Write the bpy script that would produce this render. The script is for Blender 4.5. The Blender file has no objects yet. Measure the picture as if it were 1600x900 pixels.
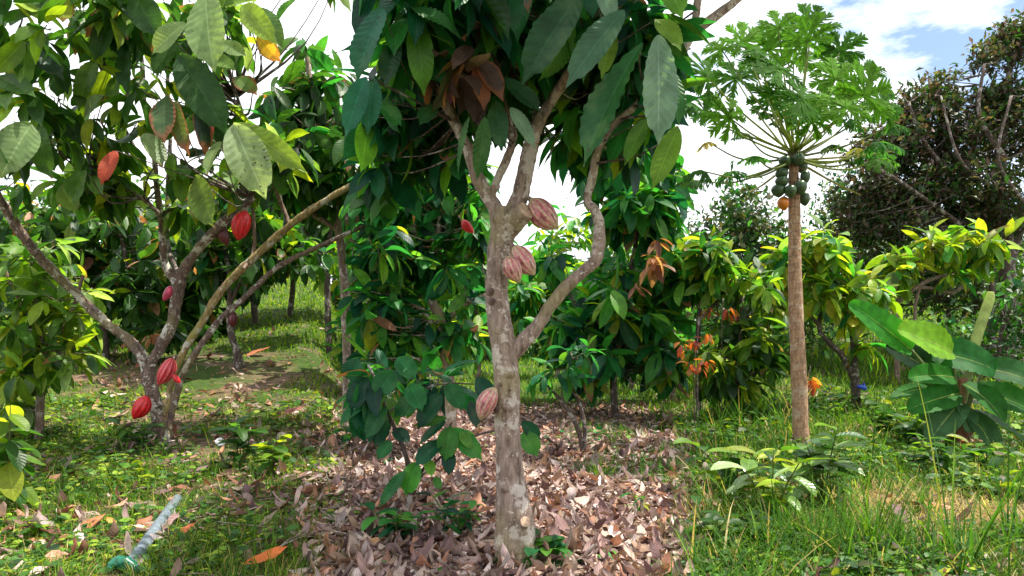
import bpy, math, random
import numpy as np

rng = np.random.default_rng(7)
random.seed(7)
SC = bpy.context.scene
COL = SC.collection
R = math.radians

# ------------------------------------------------------------------ camera, sky, sun, exposure
F = 1100.0      # focal length in photograph pixels (1600 wide)
H = 1.1         # eye height
HZ = 530.0      # horizon row
cam_d = bpy.data.cameras.new('camera')
cam = bpy.data.objects.new('camera', cam_d); COL.objects.link(cam)
cam.location = (0, 0, H); cam.rotation_euler = (R(90), 0, 0)
cam_d.sensor_width = 36; cam_d.lens = 36 * F / 1600
cam_d.shift_y = (HZ - 450) / 1600
cam_d.clip_start = 0.05; cam_d.clip_end = 2000
SC.camera = cam

SUN = np.array((0.42, 0.06, 1.0)); SUN /= np.linalg.norm(SUN)
world = bpy.data.worlds.new('World'); SC.world = world
world.use_nodes = True
wn = world.node_tree; wn.nodes.clear()
def N(t, kind, **kw):
    n = t.nodes.new(kind)
    for k, v in kw.items(): setattr(n, k, v)
    return n
wo = N(wn, 'ShaderNodeOutputWorld'); bg = N(wn, 'ShaderNodeBackground')
sky = N(wn, 'ShaderNodeTexSky', sky_type='NISHITA')
sky.sun_disc = False
sky.sun_elevation = math.asin(SUN[2]); sky.sun_rotation = math.atan2(SUN[0], SUN[1])
tc = N(wn, 'ShaderNodeTexCoord'); mp = N(wn, 'ShaderNodeMapping'); mp.inputs['Scale'].default_value = (1.6, 1.6, 4.2)
mp.inputs['Location'].default_value = (3.1, 0.4, 0.2)
no = N(wn, 'ShaderNodeTexNoise'); no.inputs['Scale'].default_value = 2.6; no.inputs['Detail'].default_value = 7; no.inputs['Roughness'].default_value = 0.62
rp = N(wn, 'ShaderNodeValToRGB')
rp.color_ramp.elements[0].position = 0.41; rp.color_ramp.elements[1].position = 0.56
mx = N(wn, 'ShaderNodeMix', data_type='RGBA')
L = wn.links.new
L(tc.outputs['Generated'], mp.inputs[0]); L(mp.outputs[0], no.inputs[0])
dt = N(wn, 'ShaderNodeVectorMath', operation='DOT_PRODUCT'); dt.inputs[1].default_value = (0.50, 0.755, 0.42)   # the cloud cover opens in this part of the sky
L(tc.outputs['Generated'], dt.inputs[0])
op = N(wn, 'ShaderNodeMapRange'); op.inputs[1].default_value = 0.90; op.inputs[2].default_value = 1.0; op.inputs[3].default_value = 0.20; op.inputs[4].default_value = -0.05
L(dt.outputs['Value'], op.inputs[0])
ad = N(wn, 'ShaderNodeMath', operation='ADD'); L(no.outputs[0], ad.inputs[0]); L(op.outputs[0], ad.inputs[1]); L(ad.outputs[0], rp.inputs[0])
L(rp.outputs[0], mx.inputs[0]); L(sky.outputs[0], mx.inputs[6]); mx.inputs[7].default_value = (8.4, 8.6, 8.9, 1)
L(mx.outputs[2], bg.inputs[0]); bg.inputs[1].default_value = 0.10
L(bg.outputs[0], wo.inputs[0])

sl = bpy.data.lights.new('sun', 'SUN'); sl.energy = 5.0; sl.angle = R(0.55); sl.color = (1.0, 0.93, 0.80)
so = bpy.data.objects.new('sun', sl); COL.objects.link(so)
from mathutils import Vector
so.rotation_euler = Vector(tuple(SUN)).to_track_quat('Z', 'Y').to_euler()
so.location = (20, -20, 40)

SC.view_settings.view_transform = 'Standard'; SC.view_settings.look = 'None'
SC.view_settings.gamma = 1; SC.view_settings.exposure = 1.08
SC.view_settings.use_curve_mapping = False
SC.render.engine = 'CYCLES'
SC.cycles.max_bounces = 8; SC.cycles.transmission_bounces = 4; SC.cycles.diffuse_bounces = 4
SC.cycles.use_denoising = True

# ------------------------------------------------------------------ terrain function and pixel helpers
def sp(x, k=1.2):
    return np.log1p(np.exp(np.clip(x / k, -30, 30))) * k
def sstep(a, b, x):
    t = np.clip((x - a) / (b - a), 0, 1); return t * t * (3 - 2 * t)
def g(x, y):
    x = np.asarray(x, float); y = np.asarray(y, float)
    yy = np.maximum(y, 0.5)
    s = x / yy
    l = sstep(-0.20, -0.29, s); r = sstep(0.22, 0.34, s)
    near = np.minimum(y, 34)
    z = l * 0.19 * sp(near - 7.9) + r * 0.15 * sp(near - 9.2) + 0.012 * sp(near - 9)
    z = np.where(y < 0.5, 0, z)
    z = z + 0.025 * np.sin(x * 1.7 + 0.6 * y) * np.cos(y * 1.3 - 0.4 * x) + 0.012 * np.sin(4.1 * x + 1) * np.sin(3.7 * y)
    return z
def W(px, py, Y):
    return np.array(((px - 800) / F * Y, Y, H + (HZ - py) / F * Y))
def Gp(px, py):
    for Y in np.arange(2.0, 60, 0.02):
        p = W(px, py, Y)
        if p[2] <= g(p[0], p[1]): return np.array((p[0], p[1], float(g(p[0], p[1]))))
    return np.array((p[0], p[1], float(g(p[0], p[1]))))
def nrm(v):
    v = np.asarray(v, float); return v / np.maximum(np.linalg.norm(v, axis=-1, keepdims=True), 1e-9)

# ------------------------------------------------------------------ materials
def newmat(name):
    m = bpy.data.materials.new(name); m.use_nodes = True
    m.node_tree.nodes.clear(); return m, m.node_tree
def math_n(t, op, a, b=None, c=None):
    n = N(t, 'ShaderNodeMath', operation=op)
    for i, v in enumerate((a, b, c)):
        if v is None: continue
        if isinstance(v, (int, float)): n.inputs[i].default_value = v
        else: t.links.new(v, n.inputs[i])
    return n.outputs[0]
def mixc(t, fac, a, b, mode='MIX'):
    n = N(t, 'ShaderNodeMix', data_type='RGBA', blend_type=mode)
    for i, v in ((0, fac), (6, a), (7, b)):
        if isinstance(v, (int, float)): n.inputs[i].default_value = v
        elif isinstance(v, tuple): n.inputs[i].default_value = (*v, 1)
        else: t.links.new(v, n.inputs[i])
    return n.outputs[2]
def leaf_mat(name, veins=0, rough=0.42, trans=0.42, edge=True, spots=0, spec=0.5, boost=(2.3, 2.2, 0.9)):
    m, t = newmat(name); lk = t.links.new
    at = N(t, 'ShaderNodeAttribute', attribute_name='tint')
    col = at.outputs['Color']
    uv = N(t, 'ShaderNodeUVMap'); uv.uv_map = 'UVMap'
    sx = N(t, 'ShaderNodeSeparateXYZ'); lk(uv.outputs[0], sx.inputs[0])
    u = math_n(t, 'ABSOLUTE', sx.outputs[0]); v = sx.outputs[1]
    bump_h = None
    geo = N(t, 'ShaderNodeNewGeometry')
    if veins:
        q = math_n(t, 'SUBTRACT', math_n(t, 'MULTIPLY', v, float(veins)), math_n(t, 'MULTIPLY', u, veins * 0.16))
        w = math_n(t, 'ABSOLUTE', math_n(t, 'SUBTRACT', math_n(t, 'FRACT', q), 0.5))
        line = N(t, 'ShaderNodeMapRange'); line.inputs[1].default_value = 0.40; line.inputs[2].default_value = 0.5
        lk(w, line.inputs[0])
        mid = N(t, 'ShaderNodeMapRange'); mid.inputs[1].default_value = 0.07; mid.inputs[2].default_value = 0.025
        lk(u, mid.inputs[0])
        vm = math_n(t, 'MAXIMUM', math_n(t, 'MULTIPLY', line.outputs[0], 0.55), mid.outputs[0])
        light = mixc(t, 1.0, col, (1.7, 1.55, 1.9), 'MULTIPLY')
        col2 = mixc(t, math_n(t, 'MULTIPLY', vm, 0.75), col, light)
        bump_h = math_n(t, 'SUBTRACT', math_n(t, 'MULTIPLY', w, 1.6), math_n(t, 'MULTIPLY', mid.outputs[0], 0.8))
    else:
        col2 = col
    ns = N(t, 'ShaderNodeTexNoise'); ns.inputs['Scale'].default_value = 14; ns.inputs['Detail'].default_value = 4
    lk(geo.outputs['Position'], ns.inputs[0])
    var = N(t, 'ShaderNodeMapRange'); var.inputs[1].default_value = 0.3; var.inputs[2].default_value = 0.7
    var.inputs[3].default_value = 0.72; var.inputs[4].default_value = 1.25
    lk(ns.outputs[0], var.inputs[0])
    col2 = mixc(t, 1.0, col2, var.outputs[0], 'MULTIPLY')
    if edge:
        e = math_n(t, 'ADD', math_n(t, 'MAXIMUM', math_n(t, 'MULTIPLY', u, 0.8), math_n(t, 'MULTIPLY', v, 0.85)), math_n(t, 'MULTIPLY', ns.outputs[0], 0.5))
        thr = math_n(t, 'SUBTRACT', 1.35, math_n(t, 'MULTIPLY', at.outputs['Alpha'], 0.55))
        em = N(t, 'ShaderNodeMapRange'); lk(math_n(t, 'SUBTRACT', e, thr), em.inputs[0]); em.inputs[2].default_value = 0.12
        col2 = mixc(t, em.outputs[0], col2, (0.22, 0.085, 0.045))
    if spots:
        vo = N(t, 'ShaderNodeTexNoise'); vo.inputs['Scale'].default_value = 38; lk(geo.outputs['Position'], vo.inputs[0])
        sm = N(t, 'ShaderNodeMapRange'); sm.inputs[1].default_value = spots; sm.inputs[2].default_value = spots + .03; lk(vo.outputs[0], sm.inputs[0])
        col2 = mixc(t, sm.outputs[0], col2, (0.05, 0.035, 0.015))
        d2 = N(t, 'ShaderNodeTexNoise'); d2.inputs['Scale'].default_value = 7; d2.inputs['Detail'].default_value = 6; lk(geo.outputs['Position'], d2.inputs[0])
        dm = N(t, 'ShaderNodeMapRange'); dm.inputs[1].default_value = .52; dm.inputs[2].default_value = .72; lk(d2.outputs[0], dm.inputs[0])
        col2 = mixc(t, math_n(t, 'MULTIPLY', dm.outputs[0], .14), col2, (0.30, 0.30, 0.20))
    pb = N(t, 'ShaderNodeBsdfPrincipled'); pb.inputs['Roughness'].default_value = rough
    pb.inputs['Specular IOR Level'].default_value = spec
    lk(col2, pb.inputs['Base Color'])
    tr = N(t, 'ShaderNodeBsdfTranslucent')
    lk(mixc(t, 1.0, col2, boost, 'MULTIPLY'), tr.inputs[0])
    if bump_h is not None:
        bp = N(t, 'ShaderNodeBump'); bp.inputs['Strength'].default_value = 0.35; bp.inputs['Distance'].default_value = 0.004
        lk(bump_h, bp.inputs['Height']); lk(bp.outputs[0], pb.inputs['Normal'])
    ms = N(t, 'ShaderNodeMixShader'); ms.inputs[0].default_value = trans
    lk(pb.outputs[0], ms.inputs[1]); lk(tr.outputs[0], ms.inputs[2])
    ou = N(t, 'ShaderNodeOutputMaterial'); lk(ms.outputs[0], ou.inputs[0])
    return m
def bark_mat(name, base, dark, lichen=(0.55, 0.53, 0.48), lich=0.5, rings=0.0, moss=0.0, scale=1.0):
    m, t = newmat(name); lk = t.links.new
    geo = N(t, 'ShaderNodeNewGeometry')
    mp = N(t, 'ShaderNodeMapping'); mp.inputs['Scale'].default_value = (1, 1, 0.28); lk(geo.outputs['Position'], mp.inputs[0])
    n1 = N(t, 'ShaderNodeTexNoise'); n1.inputs['Scale'].default_value = 42 * scale; n1.inputs['Detail'].default_value = 6; n1.inputs['Roughness'].default_value = 0.65
    lk(mp.outputs[0], n1.inputs[0])
    r1 = N(t, 'ShaderNodeMapRange'); r1.inputs[1].default_value = 0.33; r1.inputs[2].default_value = 0.66; lk(n1.outputs[0], r1.inputs[0])
    c = mixc(t, r1.outputs[0], dark, base)
    n2 = N(t, 'ShaderNodeTexNoise'); n2.inputs['Scale'].default_value = 9 * scale; n2.inputs['Detail'].default_value = 5; n2.inputs['Roughness'].default_value = 0.7
    lk(geo.outputs['Position'], n2.inputs[0])
    r2 = N(t, 'ShaderNodeMapRange'); r2.inputs[1].default_value = 0.54; r2.inputs[2].default_value = 0.58; lk(n2.outputs[0], r2.inputs[0])
    c = mixc(t, math_n(t, 'MULTIPLY', r2.outputs[0], lich), c, lichen)
    n3 = N(t, 'ShaderNodeTexNoise'); n3.inputs['Scale'].default_value = 55; n3.inputs['Detail'].default_value = 3; lk(geo.outputs['Position'], n3.inputs[0])
    r3 = N(t, 'ShaderNodeMapRange'); r3.inputs[1].default_value = 0.66; r3.inputs[2].default_value = 0.70; lk(n3.outputs[0], r3.inputs[0])
    c = mixc(t, math_n(t, 'MULTIPLY', r3.outputs[0], lich), c, (0.62, 0.6, 0.55))
    if moss:
        n4 = N(t, 'ShaderNodeTexNoise'); n4.inputs['Scale'].default_value = 3.2; n4.inputs['Detail'].default_value = 4; lk(geo.outputs['Position'], n4.inputs[0])
        r4 = N(t, 'ShaderNodeMapRange'); r4.inputs[1].default_value = 0.5; r4.inputs[2].default_value = 0.66; lk(n4.outputs[0], r4.inputs[0])
        c = mixc(t, math_n(t, 'MULTIPLY', r4.outputs[0], moss), c, (0.26, 0.24, 0.06))
    hh = math_n(t, 'ADD', n1.outputs[0], math_n(t, 'MULTIPLY', n2.outputs[0], 0.6))
    if rings:
        sz = N(t, 'ShaderNodeSeparateXYZ'); lk(geo.outputs['Position'], sz.inputs[0])
        nw = math_n(t, 'MULTIPLY', n2.outputs[0], 1.1)
        rr = math_n(t, 'FRACT', math_n(t, 'ADD', math_n(t, 'MULTIPLY', sz.outputs[2], rings), nw))
        rm = N(t, 'ShaderNodeMapRange'); rm.inputs[1].default_value = 0.86; rm.inputs[2].default_value = 0.97; lk(rr, rm.inputs[0])
        c = mixc(t, math_n(t, 'MULTIPLY', rm.outputs[0], 0.45), c, dark)
        hh = math_n(t, 'SUBTRACT', hh, math_n(t, 'MULTIPLY', rm.outputs[0], 0.6))
    pb = N(t, 'ShaderNodeBsdfPrincipled'); pb.inputs['Roughness'].default_value = 0.85
    lk(c, pb.inputs['Base Color'])
    bp = N(t, 'ShaderNodeBump'); bp.inputs['Strength'].default_value = 0.95; bp.inputs['Distance'].default_value = 0.022
    lk(hh, bp.inputs['Height']); lk(bp.outputs[0], pb.inputs['Normal'])
    ou = N(t, 'ShaderNodeOutputMaterial'); lk(pb.outputs[0], ou.inputs[0])
    return m
def tint_mat(name, rough=0.6, bump=0.3, spec=0.5, nscale=60, amt=0.3):
    m, t = newmat(name); lk = t.links.new
    at = N(t, 'ShaderNodeAttribute', attribute_name='tint')
    geo = N(t, 'ShaderNodeNewGeometry')
    ns = N(t, 'ShaderNodeTexNoise'); ns.inputs['Scale'].default_value = nscale; ns.inputs['Detail'].default_value = 4; lk(geo.outputs['Position'], ns.inputs[0])
    var = N(t, 'ShaderNodeMapRange'); var.inputs[1].default_value = 0.3; var.inputs[2].default_value = 0.7
    var.inputs[3].default_value = 1 - amt; var.inputs[4].default_value = 1 + amt; lk(ns.outputs[0], var.inputs[0])
    c = mixc(t, 1.0, at.outputs['Color'], var.outputs[0], 'MULTIPLY')
    pb = N(t, 'ShaderNodeBsdfPrincipled'); pb.inputs['Roughness'].default_value = rough; pb.inputs['Specular IOR Level'].default_value = spec
    lk(c, pb.inputs['Base Color'])
    bp = N(t, 'ShaderNodeBump'); bp.inputs['Strength'].default_value = bump; bp.inputs['Distance'].default_value = 0.004
    lk(ns.outputs[0], bp.inputs['Height']); lk(bp.outputs[0], pb.inputs['Normal'])
    ou = N(t, 'ShaderNodeOutputMaterial'); lk(pb.outputs[0], ou.inputs[0])
    return m

M_LEAF = leaf_mat('cacao_leaf', veins=11, spec=0.32, rough=0.4, trans=0.5)
M_HERO = leaf_mat('cacao_leaf_near', veins=12, rough=0.45, spec=0.28, spots=.71)
M_SPOT = leaf_mat('cacao_leaf_holed', veins=12, rough=0.45, spec=0.3, spots=.66)
M_SMALL = leaf_mat('small_leaf', veins=0, rough=0.5, trans=0.25, spec=0.25)
M_GLOSS = leaf_mat('glossy_leaf', veins=8, rough=0.26, trans=0.3, edge=False)
M_GRASS = leaf_mat('grass_blade', veins=0, rough=0.6, spec=0.1, trans=0.4, edge=False, boost=(1.9, 1.9, 0.9))
M_PAPAYA = leaf_mat('papaya_leaf', veins=0, rough=0.7, trans=0.45, edge=False, spec=0.05, boost=(1.7, 2.1, 0.7))
M_BANANA = leaf_mat('banana_leaf', veins=46, rough=0.5, spec=0.12, trans=0.45, edge=False)
M_LITTER = leaf_mat('dead_leaf', veins=10, rough=0.7, trans=0.12, edge=False, spec=0.25, boost=(1.6, 1.3, 1.0))
M_BARK_A = bark_mat('lichened_bark', (0.23, 0.155, 0.125), (0.05, 0.03, 0.028), lich=0.95, moss=0.35)
M_BARK_Y = bark_mat('yellow_mossy_bark', (0.42, 0.32, 0.12), (0.14, 0.08, 0.05), lich=0.8, moss=0.9)
M_BARK_C = bark_mat('grey_brown_bark', (0.38, 0.285, 0.235), (0.11, 0.07, 0.055), lichen=(0.58, 0.52, 0.47), lich=0.75, moss=0.45)
M_BARK_P = bark_mat('papaya_bark', (0.44, 0.27, 0.155), (0.17, 0.09, 0.05), lichen=(0.46, 0.36, 0.26), lich=0.6, rings=13)
M_BARK_D = bark_mat('dark_bark', (0.11, 0.075, 0.06), (0.03, 0.02, 0.018), lich=0.45)
M_BARK_L = bark_mat('pale_twig_bark', (0.26, 0.18, 0.13), (0.10, 0.06, 0.05), lich=0.4)
M_TINT = tint_mat('waxy_skin', rough=0.34, bump=0.8, nscale=75, amt=.4)
M_FRUIT = tint_mat('fruit_skin', rough=0.3, bump=0.12, amt=0.15, nscale=25)
M_WOOD = tint_mat('cut_wood', rough=0.8, bump=0.5)
M_PIPE = tint_mat('weathered_pipe', rough=0.5, bump=0.25, nscale=40, amt=0.35)
M_PLAS = tint_mat('shiny_plastic', rough=0.3, bump=0.2, nscale=30, amt=0.3)

# ------------------------------------------------------------------ mesh accumulator
class Acc:
    def __init__(s): s.v = []; s.f = []; s.uv = []; s.c = []; s.n = 0
    def add(s, V, Fq, UV, C):
        V = np.asarray(V, float).reshape(-1, 3); k = len(V)
        C = np.asarray(C, float)
        if C.ndim == 1: C = np.broadcast_to(C, (k, len(C)))
        if C.shape[1] == 3: C = np.concatenate([C, np.zeros((k, 1))], 1)
        s.v.append(V); s.f.append(np.asarray(Fq, int).reshape(-1, 4) + s.n); s.uv.append(np.asarray(UV, float).reshape(-1, 2)); s.c.append(C); s.n += k
    def build(s, name, mat, parent=None, smooth=True):
        V = np.concatenate(s.v); Fq = np.concatenate(s.f); UV = np.concatenate(s.uv); C = np.concatenate(s.c)
        if parent is not None:
            p = parent; off = np.zeros(3)
            while p is not None: off += np.array(p.location); p = p.parent
            V = V - off
        me = bpy.data.meshes.new(name)
        me.vertices.add(len(V)); me.vertices.foreach_set('co', V.astype(np.float32).ravel())
        me.loops.add(Fq.size); me.loops.foreach_set('vertex_index', Fq.astype(np.int32).ravel())
        me.polygons.add(len(Fq)); me.polygons.foreach_set('loop_start', np.arange(0, Fq.size, 4, dtype=np.int32))
        me.polygons.foreach_set('loop_total', np.full(len(Fq), 4, dtype=np.int32))
        me.polygons.foreach_set('use_smooth', np.full(len(Fq), smooth, dtype=bool))
        ul = me.uv_layers.new(name='UVMap'); ul.data.foreach_set('uv', UV[Fq.ravel()].astype(np.float32).ravel())
        ca = me.color_attributes.new('tint', 'FLOAT_COLOR', 'POINT'); ca.data.foreach_set('color', C.astype(np.float32).ravel())
        me.update(calc_edges=True)
        o = bpy.data.objects.new(name, me); COL.objects.link(o); me.materials.append(mat)
        if parent is not None: o.parent = parent
        return o
def tag(o, label=None, cat=None, group=None, kind=None):
    if label: o['label'] = label
    if cat: o['category'] = cat
    if group: o['group'] = group
    if kind: o['kind'] = kind
    return o
def thing(name, loc, label, cat, group=None):
    e = bpy.data.objects.new(name, None); COL.objects.link(e); e.location = tuple(loc); e.empty_display_size = 0.2
    return tag(e, label, cat, group)
def solo(acc, name, mat, loc, label, cat, group=None, smooth=True):
    """thing that is one mesh, with its origin at its base"""
    acc.v = [v - np.asarray(loc) for v in acc.v]
    o = acc.build(name, mat, None, smooth); o.location = tuple(loc)
    return tag(o, label, cat, group)

# ------------------------------------------------------------------ leaves
def prof(t, shape):
    if shape == 'cacao':
        w = np.sin(np.pi * np.clip(t, 0, 1) ** 0.9) ** 0.72
        w = np.where(t > 0.86, w * 0.62 * (1 - (t - .86) / .14 * 0.35), w); w[-1] = 0.02; w[0] = 0.05
    elif shape == 'oval':
        w = np.sin(np.pi * t ** 0.95) ** 0.6; w[0] = 0.06; w[-1] = 0.04
    elif shape == 'grass':
        w = (1 - t ** 1.6) * 0.95 + 0.05
    elif shape == 'blade':
        w = np.sin(np.pi * np.clip(t * 0.93 + 0.05, 0, 1)) ** 0.5; w[0] = 0.08; w[-1] = 0.12
    return w
def leaves(acc, B, D, Nn, Ln, Wd, droop, fold, col, ns=6, cols=2, shape='cacao', corr=0.0, wav=0.0, ncorr=9, tear=0.0):
    B = np.asarray(B, float).reshape(-1, 3); n = len(B)
    bc = lambda a: np.broadcast_to(np.asarray(a, float), (n,))
    D = nrm(np.broadcast_to(np.asarray(D, float), (n, 3))); Nn = np.broadcast_to(np.asarray(Nn, float), (n, 3))
    Nn = nrm(Nn - (Nn * D).sum(1, keepdims=True) * D); S = np.cross(D, Nn)
    Ln, Wd, droop, fold = bc(Ln), bc(Wd), bc(droop), bc(fold)
    t = np.linspace(0, 1, ns + 1); w = prof(t, shape)
    th = droop[:, None] * t[None]                                   # n, T
    dd = np.where(np.abs(droop) < 1e-3, 1e-3, droop)[:, None]
    cx = np.sin(dd * t) / dd; cz = -(1 - np.cos(dd * t)) / dd
    C = B[:, None] + Ln[:, None, None] * (cx[..., None] * D[:, None] + cz[..., None] * Nn[:, None])
    NL = Nn[:, None] * np.cos(th)[..., None] + D[:, None] * np.sin(th)[..., None]
    s = np.linspace(-1, 1, cols + 1)
    sw = (Wd[:, None, None] / 2) * w[None, :, None] * s[None, None]           # n,T,S
    if tear: sw = sw * (1 - tear * (rng.random((n, ns + 1, cols + 1)) ** 3) * (np.abs(s) > 0.9))
    up = np.abs(sw) * np.sin(fold)[:, None, None]
    if corr: up = up + corr * Ln[:, None, None] * np.sin(2 * np.pi * (ncorr * t[None, :, None] - np.abs(s)[None, None] * 1.1)) * (0.35 + np.abs(s)[None, None]) * w[None, :, None]
    if wav:
        ph = rng.random((n, 1, 1)) * 6.28
        up = up + wav * Wd[:, None, None] * np.sin(t[None, :, None] * 7 + ph + 2 * np.sign(s)[None, None]) * np.abs(s)[None, None] ** 2
    P = C[:, :, None] + sw[..., None] * np.cos(fold)[:, None, None, None] * S[:, None, None] + up[..., None] * NL[:, :, None]
    T_, S_ = ns + 1, cols + 1
    i = np.arange(ns)[:, None] * S_ + np.arange(cols)[None]
    q = np.stack([i, i + 1, i + S_ + 1, i + S_], -1).reshape(-1, 4)
    Fq = (q[None] + (np.arange(n) * T_ * S_)[:, None, None]).reshape(-1, 4)
    UV = np.broadcast_to(np.stack([np.broadcast_to(s[None], (T_, S_)), np.broadcast_to(t[:, None], (T_, S_))], -1)[None], (n, T_, S_, 2)).reshape(-1, 2)
    col = np.asarray(col, float)
    if col.ndim == 1: col = np.broadcast_to(col, (n, len(col)))
    if col.shape[1] == 3: col = np.concatenate([col, np.zeros((n, 1))], 1)
    acc.add(P.reshape(-1, 3), Fq, UV, np.repeat(col, T_ * S_, 0))

PAL = {
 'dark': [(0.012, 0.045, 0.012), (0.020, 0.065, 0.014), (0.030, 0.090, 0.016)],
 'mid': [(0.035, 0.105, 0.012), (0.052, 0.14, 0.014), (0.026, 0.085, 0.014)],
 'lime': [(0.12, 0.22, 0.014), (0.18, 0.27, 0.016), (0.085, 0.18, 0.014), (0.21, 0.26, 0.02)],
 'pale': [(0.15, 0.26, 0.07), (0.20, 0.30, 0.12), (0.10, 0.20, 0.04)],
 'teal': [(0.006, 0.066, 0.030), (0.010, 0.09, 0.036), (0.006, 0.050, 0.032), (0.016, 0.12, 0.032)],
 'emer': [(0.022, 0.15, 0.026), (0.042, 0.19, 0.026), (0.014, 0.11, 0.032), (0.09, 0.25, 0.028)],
 'olive': [(0.07, 0.085, 0.03), (0.05, 0.06, 0.028), (0.10, 0.09, 0.05), (0.06, 0.10, 0.03)],
 'bronze': [(0.07, 0.045, 0.04), (0.05, 0.032, 0.03), (0.045, 0.055, 0.028), (0.10, 0.065, 0.055)],
 'yellow': [(0.33, 0.30, 0.03), (0.28, 0.32, 0.03)],
 'flush': [(0.26, 0.065, 0.018), (0.27, 0.11, 0.022), (0.20, 0.04, 0.02)],
 'dead': [(0.22, 0.10, 0.06), (0.15, 0.06, 0.04), (0.30, 0.16, 0.09)],
 'litter': [(0.29, 0.20, 0.18), (0.37, 0.28, 0.255), (0.19, 0.125, 0.115), (0.48, 0.40, 0.37), (0.33, 0.17, 0.11), (0.11, 0.065, 0.065), (0.42, 0.30, 0.25), (0.15, 0.09, 0.085), (0.24, 0.16, 0.11), (0.33, 0.26, 0.21), (0.20, 0.13, 0.09)],
}
def pick(mixs, n, var=0.25, brown=0.0):
    """mixs: {palette: weight} -> n colours with alpha = browned edge"""
    ks = list(mixs); w = np.array([mixs[k] for k in ks], float); w /= w.sum()
    ci = rng.choice(len(ks), n, p=w); out = np.empty((n, 4))
    for j in range(n):
        p = PAL[ks[ci[j]]]; out[j, :3] = p[rng.integers(len(p))]
    out[:, :3] *= rng.uniform(1 - var, 1 + var, (n, 1)); out[:, 3] = (rng.random(n) < brown) * rng.uniform(0.3, 1.0, n)
    return out
def whorls(acc, tips, axes, nper, Ln, mixs, ns=4, cols=2, brown=0.08, asp=0.40, hang=0.55, shape='cacao', wav=0.03, spread=(45, 100), coldim=None):
    """drooping rosettes of leaves at the twig tips"""
    tips = np.asarray(tips).reshape(-1, 3); axes = nrm(np.asarray(axes).reshape(-1, 3)); m = len(tips)
    if m == 0: return
    B = np.repeat(tips, nper, 0); A = np.repeat(axes, nper, 0); n = len(B)
    ref = np.where(np.abs(A[:, 2:3]) > 0.9, np.array([[1., 0, 0]]), np.array([[0, 0, 1.]]))
    e1 = nrm(np.cross(A, ref)); e2 = np.cross(A, e1)
    az = (np.tile(np.arange(nper), m) * 2.4 + np.repeat(rng.random(m) * 6.28, nper) + rng.normal(0, .35, n))
    al = np.radians(rng.uniform(*spread, n))
    D = A * np.cos(al)[:, None] + (e1 * np.cos(az)[:, None] + e2 * np.sin(az)[:, None]) * np.sin(al)[:, None]
    D[:, 2] -= rng.uniform(0, 2 * hang, n); D = nrm(D)
    Lv = Ln * rng.uniform(0.6, 1.25, n)
    B = B - A * (rng.random((n, 1)) * Lv[:, None] * 0.5) + D * 0.03
    up = np.array([[0, 0, 1.]]) + rng.normal(0, 0.35, (n, 3))
    leaves(acc, B, D, up, Lv, Lv * asp * rng.uniform(.85, 1.15, n), rng.uniform(0.1, 1.0, n), rng.uniform(0.05, 0.5, n), pick(mixs, n, brown=brown), ns=ns, cols=cols, shape=shape, wav=wav)

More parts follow.
